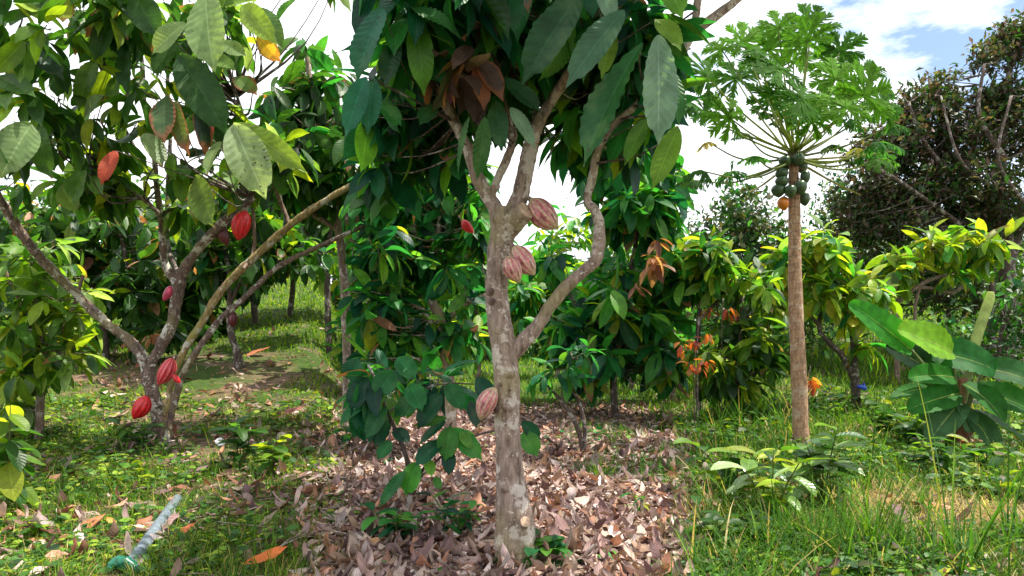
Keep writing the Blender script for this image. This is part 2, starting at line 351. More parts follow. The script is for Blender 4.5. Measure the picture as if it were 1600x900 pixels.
# ------------------------------------------------------------------ tubes
def spline(P, k):
    P = np.asarray(P, float)
    if len(P) < 3: 
        u = np.linspace(0, 1, k + 1)[:, None]; return P[0] * (1 - u) + P[-1] * u
    Q = np.vstack([2 * P[0] - P[1], P, 2 * P[-1] - P[-2]]); out = []
    for i in range(1, len(Q) - 2):
        p0, p1, p2, p3 = Q[i - 1:i + 3]
        for u in np.arange(k) / k:
            out.append(0.5 * (2 * p1 + (p2 - p0) * u + (2 * p0 - 5 * p1 + 4 * p2 - p3) * u * u + (3 * p1 - p0 - 3 * p2 + p3) * u ** 3))
    out.append(P[-1]); return np.array(out)
def tube(acc, P, rad, sides=10, k=5, bump=0.0, col=(1, 1, 1), raw=False, cap=True):
    P = np.asarray(P, float); rad = np.broadcast_to(np.asarray(rad, float), (len(P),))
    Q = spline(np.column_stack([P, rad]), k) if not raw else np.column_stack([P, rad])
    C, r = Q[:, :3], np.maximum(Q[:, 3], 1e-4); m = len(C)
    T = nrm(np.gradient(C, axis=0))
    ref = np.array((0.31, 0.95, 0.05)) if abs(T[0] @ np.array((0, 1, 0))) < 0.9 else np.array((1., 0, 0))
    U = np.empty((m, 3)); v = ref
    for i in range(m):
        v = v - T[i] * (v @ T[i]); v = v / np.linalg.norm(v); U[i] = v
    Vv = np.cross(T, U)
    a = np.linspace(0, 2 * np.pi, sides, endpoint=False)
    rr = np.broadcast_to(r[:, None], (m, sides)).copy()
    if bump:
        z = np.cumsum(np.r_[0, np.linalg.norm(np.diff(C, axis=0), axis=1)])[:, None] / max(r.mean(), 1e-3)
        ph = rng.random(6) * 6.28
        nz = np.sin(2 * a + 0.5 * z + ph[0]) + 0.7 * np.sin(3 * a - 0.9 * z + ph[1]) + 0.6 * np.sin(1.7 * z + ph[2] + a) + 0.5 * np.sin(5 * a + 2.3 * z + ph[3]) + 0.4 * np.sin(3.9 * z + ph[4] - 2 * a)
        rr *= 1 + bump * nz * 0.4 + rng.normal(0, bump * 0.15, (m, sides))
    V = C[:, None] + rr[..., None] * (np.cos(a)[None, :, None] * U[:, None] + np.sin(a)[None, :, None] * Vv[:, None])
    V = V.reshape(-1, 3)
    i = np.arange(m - 1)[:, None] * sides + np.arange(sides)[None]; j = np.arange(m - 1)[:, None] * sides + (np.arange(sides)[None] + 1) % sides
    Fq = np.stack([i, j, j + sides, i + sides], -1).reshape(-1, 4)
    uv = np.stack([np.broadcast_to(a[None] / 6.2832, (m, sides)), np.broadcast_to(np.linspace(0, 1, m)[:, None], (m, sides))], -1).reshape(-1, 2)
    if cap and sides % 2 == 0:
        cf = []
        for base in (0, (m - 1) * sides):
            for q in range(1, sides // 2):
                cf.append((base + q - 1, base + q, base + sides - 1 - q, base + sides - q) if q < sides - q - 0 and q != sides - 1 - q else None)
        cf = [c for c in cf if c and len(set(c)) == 4]
        if cf: Fq = np.vstack([Fq, cf])
    acc.add(V, Fq, uv, col)
    return C
def pxpath(pts, Y):
    """[(px,py,width_px[,dY])] at depth Y -> points, radii"""
    P = []; r = []
    for p in pts:
        y = Y + (p[3] if len(p) > 3 else 0); P.append(W(p[0], p[1], y)); r.append(p[2] / 2 / F * y)
    return np.array(P), np.array(r)
def rtube(pts, Y, sides=12, k=6, bump=0.08, thin=1.0, knobs=0):
    a = Acc(); P, r = pxpath(pts, Y); r = r * thin; C = tube(a, P, r, sides, k, bump)
    for _ in range(knobs):                                   # flower cushions and old leaf scars swelling the bark
        u = rng.random() * (len(P) - 1.01); i = int(u); c = P[i] * (1 - u + i) + P[i + 1] * (u - i); rr = r[i]; j = int(np.argmin(((C - c) ** 2).sum(1)))
        T = nrm(C[min(j + 1, len(C) - 1)] - C[max(j - 1, 0)]); d = rng.normal(0, 1, 3); d[1] -= .7; d = nrm(d - T * (d @ T)); q = rr * rng.uniform(.22, .5)
        lathe(a, C[j] + d * rr * .78, d, rr * .2 + q * .6, lambda t: q * np.array([1.5, 1.3, 1.05, .7, .3, .01]) * rng.uniform(.85, 1.15, 6), rows=5, sides=8, colf=lambda t, an: np.ones((len(t), 3)))
    return a, C
# ------------------------------------------------------------------ pods and fruit
def lathe(acc, base, axis, length, radf, ridges=0, amp=0.0, colf=None, sides=40, rows=18):
    axis = nrm(axis); ref = np.array((0, 0, 1.)) if abs(axis[2]) < .9 else np.array((1., 0, 0))
    e1 = nrm(np.cross(axis, ref)); e2 = np.cross(axis, e1)
    t = np.linspace(0, 1, rows + 1); a = np.linspace(0, 2 * np.pi, sides, endpoint=False)
    rr = radf(t)[:, None] * (1 + amp * np.cos(ridges * a)[None] * np.sin(np.pi * t)[:, None] ** .5) if ridges else np.broadcast_to(radf(t)[:, None], (rows + 1, sides))
    bend = 0.04 * length * np.sin(np.pi * t)
    V = base + (t * length)[:, None, None] * axis + rr[..., None] * (np.cos(a)[None, :, None] * e1 + np.sin(a)[None, :, None] * e2) + bend[:, None, None] * e2
    i = np.arange(rows)[:, None] * sides + np.arange(sides)[None]; j = np.arange(rows)[:, None] * sides + (np.arange(sides)[None] + 1) % sides
    uv = np.stack(np.broadcast_arrays(a[None] / 6.2832, t[:, None]), -1).reshape(-1, 2)
    TT, AA = np.broadcast_arrays(t[:, None], a[None])
    acc.add(V.reshape(-1, 3), np.stack([i, j, j + sides, i + sides], -1).reshape(-1, 4), uv, colf(TT.ravel(), AA.ravel()))
def pod_profile(Rm):
    def f(t):
        s = np.sin(np.pi * np.clip(t, 0, 1) ** 0.85) ** 0.62
        s = np.where(t > 0.88, s * 0.75 + 0.05 * (1 - t) / .12, s)
        s = s * 1.0; s[0] = 0.22; s[-1] = 0.01
        return Rm * s
    return f
def cacao_pod(root, a, b, Y, wpx, style, dY=0.0, lab=None, stalk_to=None):
    A, B = W(a[0], a[1], Y + dY), W(b[0], b[1], Y + dY)
    Lg = np.linalg.norm(B - A); Rm = wpx / 2 / F * Y
    def colf(t, an):
        if style == 'stripe':
            rib = 0.5 + 0.5 * np.cos(10 * an)
            sub = 0.5 + 0.5 * np.cos(10 * an + np.pi)
            ridge = np.clip(np.cos(5 * an) ** 8 + 0.25 * rib, 0, 1)
            pk = np.array((0.36, 0.035, 0.10)); gr = np.array((0.50, 0.44, 0.27)); lt = np.array((0.40, 0.13, 0.12))
            m = np.clip(0.85 - 0.5 * ridge - 0.5 * np.abs(t - 0.45) + 0.18 * np.sin(23 * an + 9 * t), 0, 1)[:, None]
            c = gr * (1 - m) + pk * m
            c = c * (1 - .7 * (np.sin(37 * an + 61 * t) * np.sin(53 * t - 29 * an) > .86))[:, None]
            e = np.clip((t - 0.78) / .22, 0, 1)[:, None] * 0.7 + np.clip((0.12 - t) / .12, 0, 1)[:, None] * 0.6
            return np.clip(c * (1 - e) + np.array((0.30, 0.33, 0.14)) * e, 0, 1)
        base = {'red': (0.55, 0.010, 0.018), 'pink': (0.42, 0.035, 0.09), 'dark': (0.10, 0.012, 0.022), 'redpink': (0.50, 0.018, 0.045)}[style]
        rib = (0.5 + 0.5 * np.cos(10 * an))[:, None]
        c = np.array(base) * (0.75 + 0.45 * rib)
        if style == 'redpink': c = c + rib ** 6 * np.array((0.10, 0.14, 0.09))
        return c
    acc = Acc(); lathe(acc, A, B - A, Lg, pod_profile(Rm), 10, 0.065, colf)
    o = acc.build('pod', M_TINT, root)
    if lab: o['label'] = lab
    st = Acc(); e = A if stalk_to is None else None
    tgt = A + (A - B) * 0.18 if stalk_to is None else W(stalk_to[0], stalk_to[1], Y)
    tube(st, [A + (B - A) * 0.03, A + (tgt - A) * 0.5 + np.array((0, 0, 0.004)), tgt], [Rm * .22, Rm * .16, Rm * .2], 8, 4)
    st.build('stalk', M_BARK_L, o)
    return o
def hero(acc, a, b, Y, wpx, col, dY=(0, 0), face=(0.0, -0.8, 0.55), droop=0.35, fold=0.25, brown=0.0, corr=0.006, roll=None):
    A, B = W(a[0], a[1], Y + dY[0]), W(b[0], b[1], Y + dY[1])
    D = B - A; Lg = np.linalg.norm(D)
    n = np.array(face) + (rng.normal(0, .25, 3) if roll is None else np.array(roll))
    leaves(acc, A[None], D[None], n[None], Lg * (1 + droop ** 2 / 14), wpx / F * Y * 1.04, droop, fold, (*[x * .85 for x in col], brown), ns=44, cols=8, corr=corr * 1.2, wav=0.055, ncorr=11)

# ------------------------------------------------------------------ generic crowns made of blobs
def blob_points(blobs, Y):
    """blobs: (cx,cy,rx,ry,depth_m,n[,dY]) in pixels at depth Y"""
    P = []; A = []
    for b in blobs:
        cx, cy, rx, ry, rd, n = b[:6]; y = Y + (b[6] if len(b) > 6 else 0)
        d = nrm(rng.normal(0, 1, (n, 3))); r = rng.random(n) ** (1 / 2.4)
        c = W(cx, cy, y); e = np.array((rx * y / F, rd, ry * y / F))
        p = c + d * r[:, None] * e; p[:, 2] = np.maximum(p[:, 2], g(p[:, 0], p[:, 1]) + 0.12)
        P.append(p); A.append(d + np.array((0, 0, 0.35)))
    return np.vstack(P), np.vstack(A)
def twigs_to(acc, tips, limbs, r=0.005, maxd=1.6, col=(1, 1, 1)):
    LP = np.vstack(limbs)
    for p in tips:
        dv = LP - p; dist = np.linalg.norm(dv, axis=1) + np.maximum(dv[:, 2], 0) * 1.5
        j = int(np.argmin(dist)); q = LP[j]; dd = np.linalg.norm(q - p)
        if dd > maxd or dd < 0.03: continue
        mid = (q + p) / 2 + rng.normal(0, 0.06, 3) * dd + np.array((0, 0, -0.06 * dd))
        tube(acc, [q, mid, p], [r * 1.6 * (0.6 + dd), r * 1.1, r * .6], 5, 3, cap=False)
def build_twigs(tips, limbs, root, bark, r=0.005, maxd=1.6):
    one = []
    for p in tips:
        a = Acc(); twigs_to(a, [p], limbs, r=r, maxd=maxd)
        if a.n: one.append(a)
    if len(one) <= 60:
        for a in one: a.build('twig', bark, root)
    else:
        t = Acc()
        for a in one:
            for V, Fq, UV, C in zip(a.v, a.f, a.uv, a.c): t.add(V, Fq, UV, C)
        t.build('twigs', bark, root)
def cacao_tree(name, label, base, Y, stems, blobs, leafL, mixs, group='cacao trees behind the three in front', bark=None, nper=7, ns=4, brown=0.08, hang=0.55, cat='cacao tree', maxd=1.6, mat=None, gnd=True, asp=0.4, cols=2):
    """stems: list of px paths (first is trunk). leafL in px at depth Y."""
    bark = bark or M_BARK_D
    x = W(base[0], base[1], Y); z = float(g(x[0], x[1])); loc = np.array((x[0], x[1], z))
    root = thing(name, loc, label, cat, group)
    limbs = []
    for i, st in enumerate(stems):
        P, r = pxpath(st, Y)
        if i == 0 and gnd: P[0] = loc - np.array((0, 0, 0.08))
        a = Acc(); C = tube(a, P, r, 9, 5, 0.07); a.build('trunk' if i == 0 else 'limb', bark, root); limbs.append(C)
    tips, ax = blob_points(blobs, Y)
    if leafL:
        build_twigs(tips, limbs, root, bark, .005, maxd)
        c = Acc(); whorls(c, tips, ax, nper, leafL * Y / F, mixs, ns=ns, cols=cols, brown=brown, hang=hang, asp=asp)
        c.build('crown', mat or M_LEAF, root)
    return root

# ================================================================== GROUND
def build_ground():
    def axis(lo, hi, n, k):
        u = np.linspace(-1, 1, n); v = np.sinh(u * k) / np.sinh(k)
        return np.where(v < 0, -v * lo, v * hi)
    xs = axis(-260, 260, 300, 5.2); ys = axis(-60, 420, 320, 5.2)
    X, Yy = np.meshgrid(xs, ys); Z = g(X, Yy)
    s = X / np.maximum(Yy, .5)
    wob = 0.05 * np.sin(1.9 * X + 1.2 * Yy) + 0.04 * np.sin(3.3 * Yy - 2.1 * X)
    cen = sstep(-0.26, -0.20, s + wob) * sstep(0.27, 0.20, s + wob) * sstep(11.5, 10, Yy + 6 * wob)
    wild = sstep(0.22, 0.30, s + wob)
    C = np.zeros(X.shape + (4,)); C[..., 0] = cen; C[..., 1] = wild; C[..., 2] = sstep(7, 10, Yy) * (1 - .8 * sstep(-.24, -.3, s) * sstep(13, 11, Yy + 4 * wob)); C[..., 3] = 1
    n, m = X.shape
    i = np.arange(n - 1)[:, None] * m + np.arange(m - 1)[None]
    a = Acc(); a.add(np.stack([X, Yy, Z], -1).reshape(-1, 3), np.stack([i, i + 1, i + m + 1, i + m], -1).reshape(-1, 4), np.stack([X, Yy], -1).reshape(-1, 2), C.reshape(-1, 4))
    mt, t = newmat('earth_and_litter'); lk = t.links.new
    at = N(t, 'ShaderNodeAttribute', attribute_name='tint'); sp_ = N(t, 'ShaderNodeSeparateColor'); lk(at.outputs['Color'], sp_.inputs[0])
    geo = N(t, 'ShaderNodeNewGeometry')
    def nz(sc, det=5, ro=.6):
        q = N(t, 'ShaderNodeTexNoise'); q.inputs['Scale'].default_value = sc; q.inputs['Detail'].default_value = det; q.inputs['Roughness'].default_value = ro
        lk(geo.outputs['Position'], q.inputs[0]); return q.outputs[0]
    def rng_(x, a_, b_):
        q = N(t, 'ShaderNodeMapRange'); q.inputs[1].default_value = a_; q.inputs[2].default_value = b_; lk(x, q.inputs[0]); return q.outputs[0]
    n1, n2, n3 = nz(9, 8, .7), nz(1.3), nz(40, 4)
    soil = mixc(t, rng_(n1, .35, .68), (0.09, 0.05, 0.036), (0.25, 0.155, 0.12))
    lit = mixc(t, rng_(n1, .35, .68), (0.12, 0.065, 0.055), (0.30, 0.20, 0.17))
    green = mixc(t, rng_(n1, .3, .7), (0.022, 0.045, 0.010), (0.06, 0.105, 0.018))
    straw = mixc(t, rng_(n1, .3, .7), (0.15, 0.10, 0.05), (0.36, 0.26, 0.14))
    c = mixc(t, rng_(n2, .40, .56), soil, green)
    c2 = mixc(t, rng_(n2, .46, .58), green, straw)
    c = mixc(t, sp_.outputs[1], c, c2)
    far = mixc(t, rng_(n2, .62, .72), green, lit)
    c = mixc(t, math_n(t, 'MULTIPLY', sp_.outputs[2], .8), c, far)
    c = mixc(t, sp_.outputs[0], c, lit)
    pb = N(t, 'ShaderNodeBsdfPrincipled'); pb.inputs['Roughness'].default_value = .95; pb.inputs['Specular IOR Level'].default_value = .15; lk(c, pb.inputs['Base Color'])
    bp = N(t, 'ShaderNodeBump'); bp.inputs['Strength'].default_value = .9; bp.inputs['Distance'].default_value = .03
    lk(math_n(t, 'ADD', n1, n3), bp.inputs['Height']); lk(bp.outputs[0], pb.inputs['Normal'])
    ou = N(t, 'ShaderNodeOutputMaterial'); lk(pb.outputs[0], ou.inputs[0])
    o = a.build('ground', mt); tag(o, kind='structure')
build_ground()

def gpts(n, s0, s1, Y0, Y1, pw=0.0):
    """ground points, about even over the picture"""
    u = rng.random(n); Y = Y0 * (Y1 / Y0) ** u; s = rng.uniform(s0, s1, n); x = s * Y
    return np.column_stack([x, Y, g(x, Y)])
def patch(P, f=1.0, ph=0.0):
    x, y = P[:, 0] * f, P[:, 1] * f
    return np.sin(1.3 * x + 0.7 * y + ph) + np.sin(2.1 * y - 1.1 * x + 2 * ph) + .7 * np.sin(3.1 * x + 2.3 * y + ph) + .5 * np.sin(5.3 * x - 4.1 * y)

# ================================================================== TREE A : red-podded cacao, left
YA = 7.5
bA = Gp(257, 693); YA = float(bA[1])
A_ = thing('cacao_tree', bA, 'branching cacao tree with red pods and long lichened limbs spreading low on a grassy slope', 'cacao tree', 'cacao trees with ripe pods')
pathsA = [
 ('trunk', [(258, 697, 34), (250, 660, 27), (241, 625, 25), (233, 592, 23), (229, 570, 18)], M_BARK_A),
 ('limb', [(231, 592, 17), (224, 562, 19), (205, 535, 18), (163, 502, 17), (122, 462, 16), (80, 421, 17, -.2), (40, 374, 17, -.4), (2, 315, 17, -.6), (-40, 250, 16, -.9)], M_BARK_A),
 ('limb', [(234, 592, 18), (238, 565, 18), (253, 538, 19), (268, 508, 20), (275, 475, 22), (279, 445, 22), (283, 430, 20), (300, 402, 17, -.1), (325, 372, 17, -.2), (352, 345, 18, -.3), (378, 322, 18, -.4), (392, 309, 15, -.5)], M_BARK_A),
 ('limb', [(277, 445, 18), (258, 412, 13), (254, 370, 12), (250, 330, 11), (244, 285, 10), (240, 240, 9), (226, 165, 8), (220, 85, 8), (200, 30, 7), (180, -40, 6)], M_BARK_A),
 ('limb', [(257, 672, 18), (264, 630, 12), (266, 605, 11), (280, 565, 13), (297, 532, 13), (315, 505, 13), (340, 462, 14), (370, 428, 14), (402, 398, 14), (432, 370, 14), (462, 345, 13), (498, 320, 12), (545, 292, 11), (590, 268, 9, .3), (640, 235, 6, .6)], M_BARK_Y),
 ('limb', [(262, 668, 14), (282, 595, 13), (300, 560, 12), (322, 528, 12), (345, 498, 11), (368, 478, 11), (398, 450, 10), (430, 420, 10), (470, 398, 9), (540, 366, 8), (590, 340, 6, .3), (625, 300, 4, .6)], M_BARK_A),
 ('limb', [(282, 440, 10), (262, 380, 8, .2), (262, 300, 8, .2), (266, 220, 7, .2), (262, 120, 7, .3), (270, 20, 6, .3), (275, -60, 5, .3)], M_BARK_D),
 ('limb', [(254, 350, 8), (240, 325, 8, -.3), (200, 292, 8, -.4), (150, 251, 8, -.5), (92, 206, 8, -.6), (40, 150, 7, -.7), (0, 95, 6, -.8)], M_BARK_L),
 ('limb', [(244, 285, 7, .1), (215, 240, 7, -.2), (185, 180, 7, -.3), (165, 120, 6, -.4), (150, 60, 5, -.4), (145, -30, 5, -.5)], M_BARK_D),
 ('limb', [(380, 420, 6, -.1), (396, 395, 7, .1), (397, 350, 6, .1), (392, 310, 5, 0), (380, 250, 5, -.2), (368, 180, 4, -.3)], M_BARK_L),
 ('limb', [(452, 350, 8, 0), (440, 320, 8), (428, 290, 7, -.2), (400, 240, 6, -.3), (370, 150, 5, -.3)], M_BARK_L),
]
limA = []
for nm, pts, mt in pathsA:
    a, C = rtube(pts, YA, 14, 9, 0.20, .84, 12); a.build(nm, mt, A_); limA.append(C)
heroA = [
 ((322, -10), (322, 98), 5.0, 66, (0.20, 0.31, 0.12), 0, None), ((290, 36), (232, 80), 5.0, 38, (0.22, 0.33, 0.12), .1, None),
 ((280, 86), (346, 192), 5.2, 60, (0.025, 0.085, 0.02), .2, None), ((258, 150), (252, 218), 5.1, 40, (0.05, 0.10, 0.035), .9, None),
 ((274, 158), (281, 234), 5.05, 28, (0.11, 0.15, 0.05), .95, None), ((226, 208), (256, 256), 5.0, 36, (0.15, 0.23, 0.10), .7, None),
 ((364, 194), (412, 302), 4.8, 64, (0.26, 0.36, 0.19), .1, 'pale whitish leaf spotted with holes'), ((370, 193), (472, 256), 4.9, 38, (0.16, 0.26, 0.03), .3, None),
 ((305, 276), (330, 354), 5.4, 46, (0.10, 0.17, 0.03), .6, None), ((50, 194), (-4, 266), 4.9, 60, (0.17, 0.27, 0.10), .5, None),
 ((62, 196), (64, 270), 5.0, 38, (0.06, 0.14, 0.03), .6, None), ((-6, 118), (52, 146), 5.0, 36, (0.06, 0.14, 0.03), .2, None),
 ((182, 236), (154, 278), 5.0, 24, (0.40, 0.06, 0.03), 0, 'red young leaf'), ((134, 266), (106, 312), 5.4, 42, (0.07, 0.17, 0.025), .1, None),
 ((402, 52), (437, 98), 5.2, 30, (0.50, 0.30, 0.04), .9, 'yellowing leaf'), ((378, 8), (416, 50), 5.1, 38, (0.19, 0.30, 0.03), .1, None),
 ((405, 12), (437, 62), 5.3, 34, (0.07, 0.15, 0.03), .1, None), ((24, 56), (97, 106), 5.2, 42, (0.03, 0.075, 0.045), .1, None),
 ((166, 20), (96, 64), 5.2, 40, (0.02, 0.06, 0.02), .1, None), ((172, 30), (144, 93), 5.2, 36, (0.03, 0.09, 0.02), .1, None),
 ((108, -4), (18, 22), 5.1, 36, (0.06, 0.14, 0.03), .1, None), ((212, -8), (242, 52), 5.1, 48, (0.03, 0.09, 0.02), .1, None),
 ((162, 150), (118, 178), 5.3, 24, (0.14, 0.22, 0.09), .1, None), ((342, 66), (384, 84), 5.2, 26, (0.18, 0.28, 0.11), .1, None),
 ((330, 90), (366, 106), 5.3, 26, (0.14, 0.25, 0.06), .1, None), ((358, -10), (330, 40), 5.3, 44, (0.05, 0.11, 0.02), .1, None),
 ((368, 120), (400, 144), 5.5, 30, (0.12, 0.2, 0.06), .9, None), ((345, 222), (312, 256), 5.2, 24, (0.16, 0.24, 0.09), .6, None),
 ((340, 10), (395, -8), 5.4, 40, (0.15, 0.26, 0.03), .2, None), ((205, 60), (178, 130), 5.5, 34, (0.03, 0.09, 0.03), 0, None),
 ((270, 60), (242, 120), 5.5, 40, (0.05, 0.12, 0.03), 0, None), ((150, 95), (110, 160), 5.6, 36, (0.09, 0.18, 0.03), 0, None),
 ((300, 130), (310, 180), 5.7, 34, (0.22, 0.28, 0.03), .3, None), ((10, 20), (-30, 70), 5.4, 36, (0.04, 0.1, 0.03), 0, None),
 ((430, 40), (462, -12), 5.6, 34, (0.03, 0.10, 0.03), 0, None), ((95, 290), (120, 330), 5.8, 32, (0.12, 0.22, 0.03), 0, None),
]
tipsH = []
for (a, b, Y, w, c, br, lab) in heroA:
    ac = Acc(); hero(ac, a, b, Y, w, c, dY=(0.05, rng.uniform(-.25, .1)), brown=br, droop=rng.uniform(.1, .6))
    o = ac.build('leaf', M_SPOT if lab and 'holes' in lab else M_HERO, A_)
    if lab: o['label'] = lab
    tipsH.append(W(a[0], a[1], Y + .05))
blobsA = [(60, 50, 80, 50, .8, 12, -1.6), (140, 20, 80, 40, .8, 10, -1.2), (250, 40, 70, 60, .8, 13, -1), (350, 30, 60, 40, .8, 8, -1.2),
          (40, 190, 60, 60, .8, 13, -1.5), (120, 190, 70, 50, .8, 12, -1), (240, 150, 50, 60, .8, 9, -.8), (340, 170, 50, 50, .8, 7, -.8),
          (330, 250, 60, 50, .8, 11, -.6), (110, 280, 80, 40, .6, 11, -.4), (270, -110, 300, 60, 1.4, 34, -.6), (190, 280, 60, 50, .6, 10, -.4), (300, 320, 40, 40, .5, 4, .1), (440, 240, 40, 40, .5, 6, -.3)]
tA, xA = blob_points(blobsA, YA)
t = Acc(); twigs_to(t, list(tA) + tipsH, limA, r=0.006, maxd=2.6); t.build('twigs', M_BARK_D, A_)
c = Acc(); whorls(c, tA, xA, 6, 0.30, {'dark': .26, 'mid': .36, 'lime': .28, 'pale': .10}, ns=8, cols=4, brown=.15, hang=.6); o = c.build('crown', M_LEAF, A_)
cacao_pod(A_, (270, 560), (247, 602), YA - .1, 23, 'redpink', -.12, 'crimson pod with paler ridges', (275, 556))
cacao_pod(A_, (231, 619), (208, 655), YA - .1, 24, 'red', -.12, 'glossy scarlet pod', (238, 617))
cacao_pod(A_, (384, 330), (372, 376), YA - .5, 27, 'red', -.05, 'bright red pod high on the cut limb', (388, 322))
cacao_pod(A_, (267, 447), (255, 471), YA - .1, 12, 'pink', -.12, 'small pink pod', (274, 444))
cacao_pod(A_, (271, 585), (282, 599), YA - .12, 8, 'red', -.16, 'tiny red pod')
cacao_pod(A_, (344, 350), (356, 384), YA - .3, 18, 'dark', .1, 'dark red pod')
cacao_pod(A_, (332, 195), (326, 220), 5.6, 9, 'red', 0, 'slim red pod among the leaves')

# ================================================================== TREE C : centre
bC = Gp(812, 886); YC = float(bC[1])
C_ = thing('cacao_tree', bC, 'thick-trunked cacao tree in the middle hung with striped pink and cream pods', 'cacao tree', 'cacao trees with ripe pods')
pathsC = [
 ('trunk', [(813, 908, 112), (812, 890, 82), (810, 872, 68), (807, 850, 62), (803, 800, 57), (797, 750, 47), (794, 700, 42), (793, 640, 39), (792, 590, 38), (786, 540, 38), (780, 495, 37), (776, 450, 36), (779, 405, 38), (784, 370, 40), (785, 345, 38), (783, 325, 32)], M_BARK_C),
 ('limb', [(788, 360, 30), (773, 325, 25), (757, 298, 22), (744, 272, 20), (732, 235, 18), (712, 195, 17), (695, 158, 16), (672, 122, 15, .1), (655, 92, 14, .1), (640, 40, 13, .2), (625, -60, 12, .3)], M_BARK_C),
 ('limb', [(764, 312, 15), (776, 283, 13), (792, 248, 13), (800, 215, 12), (785, 150, 11, .1), (770, 60, 10, .2), (760, -60, 9, .3)], M_BARK_C),
 ('limb', [(790, 358, 32), (806, 325, 28), (816, 290, 27), (825, 250, 26), (832, 215, 22), (845, 185, 19), (866, 150, 17), (884, 124, 16, -.1), (905, 85, 15, -.2), (930, 20, 14, -.3), (950, -70, 12, -.4)], M_BARK_C),
 ('limb', [(794, 566, 14), (806, 548, 24), (822, 529, 24), (843, 505, 21), (860, 478, 20), (885, 448, 19), (910, 425, 19), (930, 408, 20), (935, 385, 20), (936, 352, 17), (930, 330, 15), (918, 312, 13), (925, 280, 13), (935, 235, 12), (960, 195, 11, -.05), (1010, 150, 11, -.1), (1060, 92, 13, -.1), (1083, 52, 15, -.1), (1120, 24, 14, -.1), (1160, -8, 13, -.1), (1230, -70, 12, -.1)], M_BARK_C),
 ('limb', [(1083, 52, 12, -.1), (1088, 20, 12, -.1), (1094, -30, 11, -.1)], M_BARK_C),
 ('limb', [(835, 205, 10), (838, 120, 9, .2), (850, 40, 8, .3), (860, -50, 8, .4)], M_BARK_D),
]
limC = []
for nm, pts, mt in pathsC:
    a, C = rtube(pts, YC, 24 if nm == 'trunk' else 16, 9, 0.12, 1.0, 16 if nm == 'trunk' else 8); a.build(nm, mt, C_); limC.append(C)
def stub(px, py, dpx, dpy, w0, w1, Y, dy, name='branch_stub'):
    P, r = pxpath([(px, py, w0), ((px + dpx / 2), py + dpy / 2, (w0 + w1) / 2 + 1, -dy / 2), (px + dpx, py + dpy, w1, -dy)], Y)
    a = Acc(); tube(a, P, r, 14, 4, .08); o = a.build(name, M_BARK_C, C_)
    ax = nrm(P[-1] - P[-2]); k = Acc()
    lathe(k, P[-1] - ax * .001, ax, 0.0035, lambda t: r[-1] * np.array([1.03, 1.02, .7, .35, .01]), rows=4, sides=16, colf=lambda t, an: np.array((0.46, 0.32, 0.22)) * (0.85 + .15 * np.sin(3 * an))[:, None])
    k.build('cut_face', M_WOOD, o, smooth=False)
stub(792, 356, 30, -28, 38, 30, YC, .085); stub(812, 824, 9, -9, 22, 16, YC, .10)
for (px, py, w) in ((790, 664, 15), (800, 703, 12), (776, 640, 10), (768, 455, 14), (770, 470, 13), (796, 610, 9), (797, 760, 12)):
    k = Acc(); p = W(px, py, YC - .052); rr = w / F * YC * .5
    lathe(k, p - np.array((0, -.02, 0)), np.array((0, -1, 0.1)), 0.035, lambda t: rr * np.array([1.3, 1.2, 1.0, .65, .35, .01]), rows=5, sides=14, colf=lambda t, an: np.outer(1 - .45 * (t > .55), (0.17, 0.11, 0.09)))
    k.build('knot', M_WOOD, C_)
